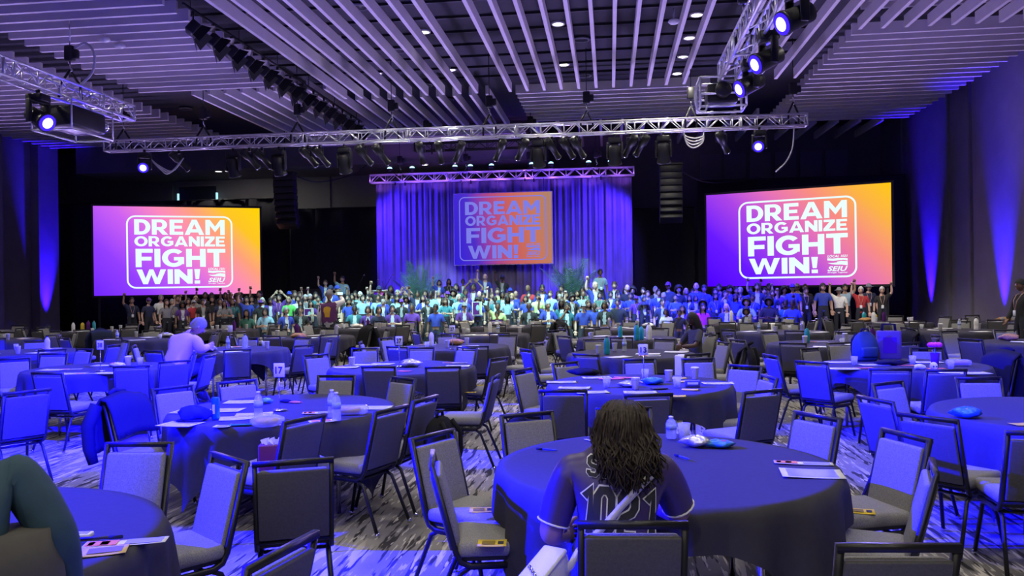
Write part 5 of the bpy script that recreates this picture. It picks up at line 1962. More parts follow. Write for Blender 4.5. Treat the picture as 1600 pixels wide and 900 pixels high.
def hair_geo(style, seed=1):
    """hair in head coordinates (face towards +Y)"""
    mb = MB()
    r_ = random.Random(seed)
    k0 = 1.10
    nu, nv = 18, 10

    def shell(front, low, k=1.10, drop=0.0, puff=0.0):
        """front: polar limit at the forehead, low: polar limit at the back (radians from top)"""
        vs, fs = [], []
        for i in range(nv + 1):
            for j in range(nu):
                a = 2 * PI * j / nu
                fr_ = .5 + .5 * math.sin(a)            # 1 at face, 0 at back
                lim = low + (front - low) * (fr_ ** 1.6)
                th = lim * i / nv
                kk = k + puff * math.sin(th) + .025 * math.sin(5 * a + seed) * math.sin(th)
                x, y, z = math.sin(th) * math.cos(a) * HR[0], math.sin(th) * math.sin(a) * HR[1], math.cos(th) * HR[2]
                p = Vector((x, y, z)) * kk
                vs.append(p)
        for i in range(nv):
            for j in range(nu):
                fs.append((i * nu + j, (i + 1) * nu + j, (i + 1) * nu + (j + 1) % nu, i * nu + (j + 1) % nu))
        mb.add(vs, fs, 0, True)
    if style == 'short':
        shell(1.12, 2.15, 1.13)
    elif style == 'bob' or style == 'long':
        shell(1.05, 2.0, 1.16)
        L_ = .12 if style == 'bob' else .27
        n, m = 16, 6
        vs, fs = [], []
        for i in range(m + 1):
            t = i / m
            for j in range(n + 1):
                a = PI * (1 + j / n) + (-.55 + 1.1 * j / n)
                w_ = 1.24 + .12 * math.sin(t * PI) + .05 * math.sin(a * 7 + t * 4)
                vs.append((math.cos(a) * HR[0] * w_ * (1 - .1 * t), math.sin(a) * HR[1] * w_ * (.98 - .1 * t), .02 - t * L_ + .012 * math.sin(a * 5)))
        for i in range(m):
            for j in range(n):
                a = i * (n + 1) + j
                fs.append((a, a + 1, a + n + 2, a + n + 1))
        o = len(vs)
        mb.add(vs, fs, 0, True)
        mb.add([(x * .86, y * .86, z) for x, y, z in vs], [tuple(reversed(f)) for f in fs], 0, True)
    elif style == 'afro':
        shell(1.0, 2.25, 1.5, puff=.22)
    elif style == 'bun':
        shell(.9, 2.1, 1.08)
        mb.ball((0, -.10, .075), .045, 10, 7)
    elif style == 'hijab':
        shell(1.05, 2.6, 1.14)
        mb.tube([(0, .0, -.09), (0, .0, -.17), (0, .01, -.24)], [.078, .105, .165], 14)
    elif style == 'cap':
        shell(1.25, 1.55, 1.12)
        mb.add([(-.07, .075, .045), (.07, .075, .045), (.055, .165, .030), (-.055, .165, .030), (-.07, .075, .036), (.07, .075, .036), (.055, .165, .022), (-.055, .165, .022)],
               [(0, 1, 2, 3), (7, 6, 5, 4), (0, 4, 5, 1), (2, 6, 7, 3), (0, 3, 7, 4), (1, 5, 6, 2)], 0, False)
    elif style == 'hat':
        shell(1.3, 1.5, 1.14)
        mb.lathe([(.088, .036), (.145, .028), (.145, .020), (.085, .024)], 20, 0, None)
    elif style == 'beanie':
        shell(1.15, 1.75, 1.15)
    elif style == 'fringe':
        shell(1.55, 2.1, 1.04)
    return mb


HSTY = {'S': ('short', 'k', 'dark haired'), 'L': ('long', 'k', 'long dark haired'), 'M': ('long', 'm', 'long brown haired'), 'B': ('bob', 'b', 'fair haired'), 'W': ('short', 'w', 'white haired'), 'G': ('bob', 'w', 'white bobbed'),
        'g': ('short', 'g', 'grey haired'), 'A': ('afro', 'k', 'afro haired'), 'C': ('cap', None, 'capped'), 'N': (None, None, 'bald'), 'H': ('hijab', None, 'headscarfed'), 'K': ('hat', None, 'hatted'), 'b': ('bob', 'k', 'dark bobbed'),
        'm': ('short', 'm', 'brown haired'), 'u': ('bun', 'k', 'dark bun haired')}
HAIRM = {}
for k, (st_, c_, d_) in HSTY.items():
    if st_:
        HAIRM[k] = hair_geo(st_, 3).mesh('cap' if st_ in ('cap', 'hat') else ('headscarf' if st_ == 'hijab' else 'hair'), HAIRC[c_] if c_ else M_TOP['n'])

up_a = ((.29, .05, 1.50), (.27, .10, 1.75))
dn_a = ((.235, -.03, 1.10), (.25, .06, .86))
cl_a = ((.26, .06, 1.10), (.075, .25, 1.14))
ph_a = ((.24, .20, 1.22), (.07, .27, 1.50))
ov_a = ((.30, .02, 1.56), (.13, .04, 1.74))
POSES = {'d': ({'L': dn_a, 'R': dn_a}, ('open', 'open'), 'arms down'), 'L': ({'L': dn_a, 'R': up_a}, ('open', 'fist'), 'raising a fist'), 'R': ({'L': up_a, 'R': dn_a}, ('fist', 'open'), 'raising a fist'),
         'B': ({'L': ov_a, 'R': ov_a}, ('open', 'open'), 'hands over head'), 'c': ({'L': cl_a, 'R': cl_a}, ('fist', 'fist'), 'hands clasped'), 'p': ({'L': dn_a, 'R': ph_a}, ('open', 'grip'), 'holding up a phone'),
         'V': ({'L': dn_a, 'R': up_a}, ('open', 'vee'), 'making a victory sign')}
PROTO = {}


def proto(pose, sit):
    if (pose, sit) not in PROTO:
        arms, hands, d_ = POSES[pose]
        J = joints(arms, sit)
        if sit:                                   # kneeling on the carpet in the front rows
            for s, k in (('L', -1), ('R', 1)):
                J['kn' + s] = (k * .12, .10, .075, .066)
                J['an' + s] = (k * .12, -.29, .065, .045)
                J['toe' + s] = (k * .12, -.42, .045, .034)
        out, hM = body_meshes(J, hands, None, 1, .80)
        PROTO[pose, sit] = {'body': out['body'][0].mesh('body', [SKINS[0], M_eye, M_lip]), 'top': out['top'].mesh('shirt', M_TOP['n']), 'trousers': out['trousers'].mesh('trousers', M_jean),
                            'shoes': out['shoes'].mesh('shoes', M_shoe), 'head': hM.translation.copy()}
    return PROTO[pose, sit]


def lany_mesh(dz):
    mb = MB()
    for s in (-1, 1):
        mb.tube([(s * .055, -.03, 1.455 + dz), (s * .072, .06, 1.40 + dz), (s * .055, .135, 1.29 + dz), (.005 * s, .150, 1.10 + dz)], .007, 4)
    return mb.mesh('lanyard', M_lany), MB().rbox((0, .156, 1.045 + dz), (.075, .006, .105), .002, seg=1).mesh('badge', M_badge)


LANY = {False: lany_mesh(0), True: lany_mesh(-.45)}


def om(o, i, m):
    o.material_slots[i].link = 'OBJECT'
    o.material_slots[i].material = m


CROWD_INFO = []


def crowd_person(x, y, z0, scale, pose, hairk, top, skin, face, sit, lany, hint):
    P = proto(pose, sit)
    t = thing('person', None, 'person', (x, y, z0), face - PI / 2, 'people gathered before the stage')
    t.scale = (scale, scale, scale)
    b = part('body', P['body'], t)
    om(b, 0, SKINS[skin])
    om(part('shirt', P['top'], t), 0, M_VEST[top] if top in M_VEST and rnd.random() < .5 else M_TOP[top])
    part('trousers', P['trousers'], t)
    part('shoes', P['shoes'], t)
    if hairk in HAIRM:
        h = part(HAIRM[hairk].name.split('.')[0], HAIRM[hairk], t, P['head'])
        if hairk in 'CK':
            om(h, 0, rnd.choice([M_TOP['n'], M_TOP['b'], M_TOP['y'], M_TOP['p']]))
            if True:
                part('hair', HAIR_FR, t, P['head'])
    if lany:
        l = part('lanyard', LANY[sit][0], t)
        part('badge', LANY[sit][1], l)
    CROWD_INFO.append((t, x, y, pose, hairk, top, hint))
    return t


HAIR_FR = hair_geo('fringe', 2).mesh('hair', HAIRC['k'])
# crowd read off the photograph: crop offset, scale, entries 'x y pose hair top skin [s = on stage]'
CR = [((180, 410), 6.667, """170 360 L S n 1;345 365 d C n 0;475 332 d g w 0;530 382 R M y 0;590 378 d g y 0;645 337 R S n 1;700 412 d A p 2;762 370 L b n 1;810 387 d C r 0;838 347 d B y 0;915 377 d S k 1;938 307 L S k 2;1015 350 d L k 1;
1002 312 R S k 2;1095 370 d b n 1;1140 392 c L y 1;1147 310 d S k 2;1200 312 R S p 2;1222 375 d M t 1;1312 310 d S k 2;1305 360 L S k 1;1370 350 L b b 0;1425 347 d b n 0;1370 487 d L d 1;1500 292 L S k 1;1532 365 d G b 0;1565 472 c b l 0;1268 330 L A k 3"""),
      ((400, 410), 6.667, """40 292 d L n 1;66 362 d B b 0;148 367 d S p 2;198 355 d m b 0;242 330 B b p 0;100 468 c b l 1;345 297 d C b 1;340 357 d B g 0;312 462 d g b 0;405 290 d m b 0;452 300 R m k 0;435 342 d b w 0;468 392 d L k 0;466 452 d S k 0;
516 330 d W y 0;562 325 d W k 0;622 305 d b t 0;648 345 R S k 0;568 396 c L p 0;725 182 L m b 0 s;780 212 d C b 1;840 196 p C k 1;900 140 L S l 1 s;1036 292 L S t 1;1085 300 R W l 0;1000 322 d b k 1;1026 442 d u t 3;1166 330 d S b 0;1168 452 d b p 0;1210 290 d m k 1;
1280 242 L C k 1;1270 327 R S l 1;1275 456 d b n 0;1322 346 d S b 0;1362 310 d A k 2;1402 240 d L k 2;1416 320 d S t 1;1420 442 c b p 0;1466 336 d L l 1;1472 282 d g b 0;1550 292 B S n 1;1562 352 d A b 2;1110 335 d b l 0;958 332 d b k 0"""),
      ((620, 410), 6.667, """156 426 d u p 2;216 290 L S n 2;152 322 d b k 1;276 336 c L b 0;296 286 d L k 1;356 290 d S l 3;406 430 d S b 2;440 182 L b b 1 s;436 286 d g t 1;510 370 c M t 0;526 296 d C k 1;540 170 d L k 2 s;620 206 d b d 1;590 282 d A t 1;642 330 d G l 0;
690 170 d S p 3 s;706 340 d S b 1;700 412 c C p 0;712 270 d S p 2;800 182 B S p 2;856 296 R N b 0;886 360 d b k 2;902 312 d S l 1;920 116 L N b 0 s;1050 416 L u e 2;1046 262 d m e 0;986 306 d m y 0;1100 126 L C k 3 s;1102 300 d L t 2;1146 316 d m l 0;1182 262 d C k 1;
1200 320 c B b 0;1236 292 d N b 1;1046 522 d S p 1;1366 230 d N r 2;1346 346 d b b 1;1372 300 d S n 0;1376 412 d N k 3;1466 322 d S e 1;1476 290 d m b 0;1512 226 d S b 2;1536 302 d L p 2;1572 402 c g b 1;60 330 B S n 1;20 330 d L n 2"""),
      ((840, 410), 6.667, """70 300 d L p 2;106 402 L g b 2;136 290 d m l 0;216 292 d L n 2;250 232 d S k 1;292 300 d b b 1;352 306 d S b 1;410 286 d L k 1;300 422 p u t 2;476 296 c N l 2;476 416 d C b 0;470 252 d S k 2;540 256 R b d 0;596 182 L N b 0;650 66 d S l 2 s;590 412 d N b 3;
622 290 d g l 0;652 306 c b d 1;700 402 d b k 2;762 296 d S t 1;832 286 d L n 1;800 166 d m b 0;842 312 d S b 1;912 260 d b t 0;932 226 d N k 0;966 310 c S b 1;992 256 d A y 1;1100 256 d S b 0;1106 346 d H k 1;1146 290 d m b 0;1226 246 d g k 0;1256 276 d S b 1;1312 310 d g b 0;
1362 200 d C n 1;1340 476 d b w 2;1440 332 c u b 1;1466 242 d A k 1;1512 442 d L p 0;1542 266 d B l 0;1582 340 d L b 1;1476 542 d S k 2"""),
      ((1060, 410), 6.667, """112 332 d L b 0;76 266 d B l 0;46 442 d u b 0;186 206 d N b 0;266 230 d S b 1;256 296 d S b 1;222 300 d L b 1;176 352 c b n 1;250 422 d L m 0;382 266 d b b 0;386 316 d L b 1;426 220 d S n 1;536 246 c A b 1;600 250 d S b 1;646 252 d g b 0;500 422 d N b 0;
646 312 c S b 1;746 250 d S b 1;706 472 c A n 2;820 210 L S n 1;900 262 R S b 0;940 216 L S n 2;976 282 d m n 0;1030 266 d L p 0;1102 250 d A y 2;1190 220 d C b 1;1240 216 d C l 1;1326 256 d m k 0;1320 222 d m k 0;1500 212 d M k 0;152 272 d L n 1;480 290 p b b 1"""),
      ((1280, 410), 5.0, """155 192 L K w 0;200 166 R S l 1;325 186 L W r 0;385 162 d K n 0;490 186 R W k 0;30 160 d S b 1""")]
ents = []
for (ox, oy), sc, txt in CR:
    for e in txt.replace('\n', '').split(';'):
        f = e.split()
        ents.append((ox + float(f[0]) / sc, oy + float(f[1]) / sc, f[2], f[3], f[4], int(f[5]), len(f) > 6, False))
rf = random.Random(77)
for k in range(78):                              # heads half hidden between the ones read off one by one
    ents.append((rf.uniform(385, 1240), rf.uniform(452, 469), rf.choice('dddddcLR'), rf.choice('SSLbMmgAC'), rf.choice('bbbnpkktl'), rf.choice((0, 0, 1, 1, 2, 3)), False, True))
ents.sort(key=lambda q: (q[7], -q[1]))
placed = []
for px, py, pose, hk, top, sk, on_stage, filler in ents:
    if on_stage:
        Y = 28.55 + rnd.uniform(-.2, .2)
        cand = [Y]
    else:
        base = 23.7 + max(0, min(1, (479 - py) / 26)) * 2.6
        cand = []
        for k in range(26):
            cand += [base + .14 * k] + ([base - .14 * k] if k < 3 else [])
    best = None
    for Y in cand:
        if not on_stage and not (23.3 <= Y <= 27.7):
            continue
        p = aty(px, py, Y)
        dmin = min([math.hypot(p.x - a, Y - b) for a, b in placed] or [9])
        if best is None or dmin > best[0]:
            best = (dmin, Y, p)
        if dmin > .50:
            break
    if best is None or (best[0] < .46 and filler):
        continue
    _, Y, p = best
    if on_stage:
        z0 = .60
    else:
        z0 = 0.0
    ztop = p.z - z0
    sit = ztop < 1.40
    nom = 1.715 - (.45 if sit else 0)
    s = ztop / nom
    s = max(.84, min(1.12, s))
    if not on_stage and sit and ztop / nom > 1.12:
        s = 1.1
    placed.append((p.x, Y))
    face = math.atan2(-Y, -p.x) + rnd.uniform(-.35, .35)
    if px < 330:
        face += .25
    crowd_person(p.x, Y, z0, s, pose, hk, top, sk, face, sit, rnd.random() < .45 and not sit, px)
row = lambda y: 'front' if y < 24.5 else ('middle' if y < 25.8 else ('stage' if y > 28.2 else 'back'))


def region(px):
    for lim, nm in ((300, 'at far left'), (410, 'under the left screen'), (500, 'left of the vest man'), (590, 'by the lectern'), (700, 'before the left palm'), (800, 'under the middle screen'), (870, 'before the ferns'), (990, 'before the right palm'), (1105, 'beside the dark drape'),
                    (1250, 'under the right screen')):
        if px < lim:
            return nm
    return 'at far right'


labs = {}
for t, x, y, pose, hk, top, px in CROWD_INFO:
    rw = row(y)
    l = '%s person in %s, %s, %s %s' % (HSTY[hk][2], TOPS[top][0], POSES[pose][2], 'on stage' if rw == 'stage' else rw + ' row', region(px))
    labs.setdefault(l, []).append((px, t))
for l, q in labs.items():
    q.sort(key=lambda e: e[0])
    for i, (px, t) in enumerate(q):
        nm = l if len(q) == 1 else '%s %s' % (('left', 'right')[i] if len(q) == 2 else (['leftmost', 'middle', 'rightmost'] if len(q) == 3 else ['leftmost', 'second', 'third', 'fourth', 'fifth', 'sixth', 'seventh'])[min(i, 6)], l)
        tag(t, nm, None)

# ------------------------------------------------------------------ near people


def person(label, J, loc, face, top, skin, hands=('open', 'open'), headM=None, sub=2, sleeve=.8, top_name='shirt', trousers=M_jean, hair=None, hairm=None, hn=20, flat=.8, hint=None, scale=1.0, group=None):
    out, hM = body_meshes(J, hands, headM, sub, sleeve, flat, hn, hint=hint)
    t = thing('person', label, 'person', loc, face - PI / 2, group)
    t.scale = (scale,) * 3
    out['body'][0].build('body', [skin, M_eye, M_lip], t)
    sh = out['top'].build(top_name, top, t)
    out['trousers'].build('trousers', trousers, t)
    out['shoes'].build('shoes', M_shoe, t)
    if hair:
        h = hair_geo(hair, 5).build('hair' if hair not in ('cap', 'beanie') else 'cap', hairm, t)
        h.matrix_local = hM
    return t, sh, out, hM


def headmat(c, yaw=0, pitch=0, roll=0):
    return Matrix.Translation(c) @ Euler((R(pitch), R(roll), R(yaw))).to_matrix().to_4x4()


# woman in the jersey, seen from behind
Jw = {'pelvis': (0, -.05, .60, .150), 'spine': (0, -.02, .76, .150), 'chest': (0, .03, .94, .165), 'neckb': (0, .08, 1.075, .070), 'neck': (0, .125, 1.095, .048)}
for s, k in (('L', -1), ('R', 1)):
    Jw['sh' + s] = (k * .185, .045, 1.005, .072)
    Jw['hip' + s] = (k * .10, -.02, .585, .105)
    Jw['kn' + s] = (k * .13, .42, .545, .070)
    Jw['an' + s] = (k * .13, .40, .09, .043)
    Jw['toe' + s] = (k * .14, .53, .04, .034)
Jw['elL'] = (-.275, .02, .72, .052)
Jw['wrL'] = (-.21, .25, .66, .029)
Jw['elR'] = (.275, .14, .775, .052)
Jw['wrR'] = (.10, .36, .80, .029)
M_jersey = mat('purple_jersey', (.055, .034, .150), .42, var=.05, vscale=8)
WX, WY, WF = .015, 3.27, R(92)
headW = headmat((.028, .165, 1.128), 0, -18, 5)
tw, shw, outw, hMw = person('woman seated with her back to us in a purple number jersey', Jw, (WX, WY, 0), WF, M_jersey, SKINS[1], ('open', 'open'), headW, 2, .88, 'jersey', mat('blue_jeans', (.05, .07, .18), .85, bump=.2, bscale=120), None, None, 22, .84)
# wavy hair: scalp shell and strands
hs = hair_geo('fringe', 4)
sc_ = MB()
sc_.add([hMw @ v for v in hs.v], hs.f, 0, True)
rh = random.Random(11)
back_y = lambda z: -.055 - .03 * math.sin((1.12 - z) * 6)
for i in range(620):
    u = rh.uniform(-1, 1)
    lay = rh.random()
    a = -PI / 2 + u * 1.75
    th = .05 + 1.1 * rh.random()
    st0 = hMw @ Vector((math.sin(th) * math.cos(a) * HR[0] * 1.08, math.sin(th) * math.sin(a) * HR[1] * 1.08, math.cos(th) * HR[2] * 1.08))
    xe = u * (.112 + .02 * lay) + rh.uniform(-.02, .02)
    ye = -.062 - .075 * lay * (1 - abs(u) * .6) + .13 * max(0, abs(u) - .45)
    L_ = rh.uniform(.925, 1.02) + .02 * abs(u)
    ph1, ph2, am = rh.uniform(0, 6.3), rh.uniform(0, 6.3), rh.uniform(.006, .017)
    pts, rad = [], []
    n = 13
    crown = Vector((.028 + xe * .88, .045 - .12 * (1 - abs(u)) + .10 * max(0, abs(u) - .5), 1.135 + .02 * rh.random()))
    for k in range(n):
        t_ = k / (n - 1)
        if t_ < .3:
            q = st0.lerp(crown, t_ / .3) + Vector((0, -.045, .048)) * math.sin(PI * t_ / .3)
        else:
            s_ = (t_ - .3) / .7
            q = Vector((crown.x + (.050 + xe * .98 - crown.x) * s_, crown.y + (ye - crown.y) * min(1, s_ * 1.5), crown.z + (L_ - crown.z) * s_))
        w_ = am * min(1, t_ * 2.2)
        q = q + Vector((w_ * math.sin(t_ * 15 + ph1), w_ * math.cos(t_ * 13 + ph2), 0))
        pts.append(q)
        rad.append(.0062 * (1 - .65 * t_ ** 2))
    sc_.tube(pts, rad, 4, 0, False)
sc_.build('hair', mat('dark_wavy_hair', (.034, .025, .020), .6, var=.6, vscale=60, spec=.25), tw)
# number and name on the back of the jersey
bvh = BVHTree.FromPolygons([tuple(v) for v in outw['top'].v], [tuple(f) for f in outw['top'].f])


def strokes(ch):
    return {'1': [[(.12, .80), (.38, .97), (.38, 0)]], '0': [[(.22, .03), (.50, .03), (.66, .17), (.66, .83), (.50, .97), (.22, .97), (.06, .83), (.06, .17), (.22, .03)]],
            '2': [[(.08, .70), (.08, .83), (.22, .97), (.50, .97), (.64, .83), (.64, .64), (.52, .52), (.20, .42), (.08, .30), (.08, .03), (.68, .03)]],
            'S': [[(.64, .74), (.64, .85), (.52, .97), (.20, .97), (.08, .85), (.08, .64), (.20, .53), (.52, .47), (.64, .36), (.64, .15), (.52, .03), (.20, .03), (.08, .15), (.08, .26)]],
            'E': [[(.62, .97), (.08, .97), (.08, .03), (.62, .03)], [(.08, .5), (.5, .5)]]}[ch]


def jersey_text(txt, xs, x0, z0, sx, h, wds, rot):
    for layer, (wd, eps, m_, nm) in enumerate(((wds[0], .006, M_paper, 'numeral_outline'), (wds[1], .0095, M_ink, 'numeral'))):
        for ci, ch in enumerate(txt):
            mb = MB()
            for st_ in strokes(ch):
                n = len(st_)
                P = [Vector((x * sx, y * h)) for x, y in st_]
                closed = (P[0] - P[-1]).length < 1e-6
                L2, R2 = [], []
                for i in range(n):
                    d0 = (P[i] - P[i - 1]) if i else ((P[0] - P[-2]) if closed else (P[1] - P[0]))
                    d1 = (P[i + 1] - P[i]) if i < n - 1 else ((P[1] - P[0]) if closed else d0)
                    d0, d1 = d0.normalized(), d1.normalized()
                    nn = (Vector((-d0.y, d0.x)) + Vector((-d1.y, d1.x)))
                    nn = nn / max(.5, nn.length_squared / 2)
                    ext = Vector((0, 0))
                    if not closed and i in (0, n - 1):
                        ext = d0 * ((-1 if i == 0 else 1) * ((wds[0] - wds[1]) / 2 if layer == 0 else 0))
                    L2.append(P[i] + nn * wd / 2 + ext)
                    R2.append(P[i] - nn * wd / 2 + ext)
                for i in range(n - 1):
                    k = max(1, int((P[i + 1] - P[i]).length / .010))
                    vs, ok = [], True
                    for q in range(k + 1):
                        for w_ in range(3):
                            a = L2[i].lerp(L2[i + 1], q / k).lerp(R2[i].lerp(R2[i + 1], q / k), w_ / 2)
                            X, Z = a.x + xs[ci], a.y
                            xr = x0 + X * math.cos(rot) - Z * math.sin(rot)
                            zr = z0 + X * math.sin(rot) + Z * math.cos(rot)
                            hit = bvh.ray_cast(Vector((xr, -1, zr)), Vector((0, 1, 0)))
                            if hit[0] is None:
                                ok = False
                                break
                            vs.append(hit[0] + Vector((0, -eps, 0)))
                        if not ok:
                            break
                    if ok:
                        mb.add(vs, [(q * 3 + w_, (q + 1) * 3 + w_, (q + 1) * 3 + w_ + 1, q * 3 + w_ + 1) for q in range(k) for w_ in range(2)], 0, True)
            if mb.v:
                mb.build(nm, m_, shw)


jersey_text('1021', (0, .056, .148, .244), -.150, .775, .094, .170, (.040, .029), R(-4))
jersey_text('SE', (0, .062), -.118, .990, .064, .066, (.021, .014), R(-6))
# sleeve piping
for s in 'LR':
    a, b = Vector(Jw['sh' + s][:3]), Vector(Jw['el' + s][:3])
    ax = (b - a).normalized()
    u_ = ax.orthogonal().normalized()
    v_ = ax.cross(u_)
    for f_ in (.80,):
        c_ = a + (b - a) * f_
        r__ = (.072 * (1 - f_) + .052 * f_) * .86 + .018
        MB().tube([c_ + (u_ * math.cos(k * PI / 8) + v_ * math.sin(k * PI / 8)) * r__ for k in range(16)], .0045, 5, closed=True).build('sleeve_piping', M_paper, shw)
# white shoulder purse with strap across the back
tp = thing('shoulder_purse', 'small white purse with studded flap at the woman\'s left hip', 'bag', (0, 0, 0))
pc = atz(862, 872, .60)
pc = Vector((WX - .265, WY - .22, .635))
M_purse = mat('white_leather', (.78, .77, .76), .4, bump=.1, bscale=80)
tp.location = pc
tp.rotation_euler = (0, R(-20), R(62))
MB().rbox((0, 0, 0), (.22, .095, .135), .03, seg=3).build('body', M_purse, tp)
MB().rbox((-.02, .0, .066), (.225, .105, .022), .01, seg=2).build('flap', M_purse, tp)
for k in range(5):
    MB().ball((-.10 + .012 * k, -.03 + .015 * k, .080), .008, 8, 5).build('stud', M_chrome, tp)
sp_pts = []
for f_ in range(15):
    t_ = f_ / 14
    x = -.27 + (.13 + .27) * t_
    z = .58 + (1.00 - .58) * t_
    hit = bvh.ray_cast(Vector((x, -1, z)), Vector((0, 1, 0)))
    yy = hit[0].y - .014 if hit[0] is not None else -.17
    sp_pts.append(Vector((x, min(yy, -.10), z)))
rotW = Matrix.Translation((WX, WY, 0)) @ Matrix.Rotation(WF - PI / 2, 4, 'Z')
wp = [rotW @ p for p in sp_pts]
inv = (Matrix.Translation(pc) @ Euler((0, R(-20), R(62))).to_matrix().to_4x4()).inverted()
mb = MB()
vs, fs = [], []
for i, p in enumerate(wp):
    d = (wp[min(i + 1, 14)] - wp[max(i - 1, 0)]).normalized()
    sd = d.cross(Vector((0, -1, 0))).normalized()
    for w_, dy in ((-.014, 0), (.014, 0), (.014, -.004), (-.014, -.004)):
        vs.append(inv @ (p + sd * w_ + Vector((0, dy, 0))))
for i in range(14):
    for j in range(4):
        fs.append((i * 4 + j, i * 4 + (j + 1) % 4, i * 4 + 4 + (j + 1) % 4, i * 4 + 4 + j))
mb.add(vs, fs, 0, True)
mb.build('strap', M_purse, tp)

# person leaning in at the left edge
arms_l = {'L': ((.26, .12, 1.12), (.20, .36, 1.02)), 'R': ((.31, .00, 1.10), (.34, .14, .86))}
Jl = joints(arms_l, False, bulk=1.18)
for k in Jl:
    x, y, z, r_ = Jl[k]
    if z > .9 and not k.startswith(('hip', 'pelvis')):
        Jl[k] = (x, y + (z - .9) * .45, z - (z - .9) * .07, r_)
tl, shl, outl, hMl = person('person in a dark teal long sleeved top cut off at left edge', Jl, (-1.80, 1.96, 0), R(128), mat('dark_teal_top', (.022, .060, .095), .8, var=.15, vscale=6, bump=1.0, bscale=7), SKINS[1], ('open', 'open'), None, 2, 1.9, 'top', M_jean, 'short', HAIRC['k'], 18, .85, scale=.93)
t = thing('tote_bag', 'slumped grey bag on the hip of the person at left edge', 'bag', (atz(10, 872, .98).x, atz(10, 872, .98).y, .60), R(35))
vs, fs = [], []
n = 18
for j, (f_, k) in enumerate(((0, .7), (.1, 1), (.4, 1.08), (.75, .98), (1, .8))):
    for i in range(n):
        a = 2 * PI * i / n
        kk = k * (1 + .06 * math.sin(4 * a + j))
        vs.append((math.cos(a) * .15 * kk, math.sin(a) * .10 * kk, .46 * f_))
for j in range(4):
    for i in range(n):
        fs.append((j * n + i, j * n + (i + 1) % n, (j + 1) * n + (i + 1) % n, (j + 1) * n + i))
fs += [tuple(range(n))[::-1], tuple(4 * n + i for i in range(n))]
MB().add(vs, fs, 0, True).build('body', mat('olive_grey_canvas', (.075, .072, .066), .9, var=.2, vscale=8, bump=.3, bscale=20), t)
MB().tube([(-.1, 0, .42), (-.16, .06, .62), (-.20, .12, .80)], .018, 6).build('strap', M_bfab, t)

# man in the pink shirt bending over his table
Jp = joints({'L': ((.27, .10, 1.20), (.16, .28, 1.235)), 'R': ((.28, .10, 1.20), (.18, .30, 1.235))}, True, bulk=1.34)
for k in Jp:
    x, y, z, r_ = Jp[k]
    if z > .55 and not k.startswith('hip'):
        Jp[k] = (x, y + (z - .5) * .62, z - (z - .5) * .12, r_)
p = aty(266, 545, 11.55)
hp = Vector(Jp['neck'][:3]) + Vector((.03, .09, .045))
person('grey haired man in pink shirt hunched over a far table', Jp, (p.x, 11.55, .02), R(70), mat('pale_pink_shirt', (.72, .50, .52), .85, bump=.15, bscale=25), SKINS[0], ('open', 'open'), headmat(hp, -30, -35), 2, 1.85, 'shirt', M_jean, 'short', HAIRC['g'], 16, scale=1.15)
chair(p.x - .02, 11.57, R(70), 'T9')
# vest man filming the crowd
Jv = joints({'L': dn_a, 'R': ((.30, .12, 1.42), (.17, .30, 1.52))}, False, bulk=1.15)
p = aty(514, 470, 18.55)
tv, shv, outv, hMv = person('man in a purple vest with gold emblem filming the crowd', Jv, (p.x, 18.55, 0), R(85), M_cup, SKINS[1], ('open', 'grip'), None, 2, 1.85, 'shirt', M_jean, 'cap', M_TOP['y'], 16, scale=1.03)
vest = MB()
bvv = outv['top']
keep = [i for i, v in enumerate(bvv.v) if abs(v.x) < .205 and .92 < v.z < 1.42]
ks = set(keep)
mpv = {i: k for k, i in enumerate(keep)}
cen = Vector((0, 0, 1.15))
vest.add([bvv.v[i] + Vector((bvv.v[i].x, bvv.v[i].y, 0)).normalized() * .016 for i in keep], [tuple(mpv[i] for i in f) for f in bvv.f if all(i in ks for i in f)], 0, True)
ve = vest.build('vest', mat('purple_vest', (.13, .03, .13), .8), tv)
em = MB()
bvt = BVHTree.FromPolygons([tuple(v) for v in vest.v], [tuple(f) for f in vest.f])
poly = [(-.085, .34), (-.02, .37), (.05, .36), (.09, .33), (.07, .22), (.065, .12), (-.05, .12), (-.06, .20), (-.095, .26)]
ring_ = []
for x, z in poly:
    h_ = bvt.ray_cast(Vector((x, -1, z + .95)), Vector((0, 1, 0)))
    ring_.append(Vector((x, (h_[0].y if h_[0] is not None else -.14) - .006, z + .95)))
cc = bvt.ray_cast(Vector((0, -1, 1.2)), Vector((0, 1, 0)))
em.add(ring_ + [Vector((0, (cc[0].y if cc[0] is not None else -.15) - .006, 1.2))], [(i, (i + 1) % 9, 9) for i in range(9)])
em.build('emblem', mat('gold_print', (.75, .42, .03), .6), ve)
t = thing('phone', 'phone held up by the vest man', 'phone', Matrix.Translation((p.x, 18.55, 0)) @ Matrix.Rotation(R(-5), 4, 'Z') @ Vector((.13, .36, 1.66)), R(-5))
MB().rbox((0, 0, 0), (.15, .01, .075), .004).build('body', M_black, t)
MB().box((0, -.006, 0), (.135, .001, .062)).build('glass', E_teal, t)
# woman reading at her table
Jr = joints({'L': ((.26, .14, 1.14), (.12, .34, 1.12)), 'R': ((.27, .14, 1.12), (.13, .33, 1.10))}, True)
p = aty(1086, 512, 14.3)
hp = Vector(Jr['neck'][:3]) + Vector((0, .03, .08))
person('woman in dark shirt with braids seated reading at a far table', Jr, (p.x, 14.3, .02), R(205), mat('charcoal_shirt', (.05, .05, .06), .85), SKINS[3], ('grip', 'grip'), headmat(hp, 8, -24), 2, .8, 'shirt', M_jean, 'long', HAIRC['k'], 16)
chair(p.x + .02, 14.3, R(205), 'T17')
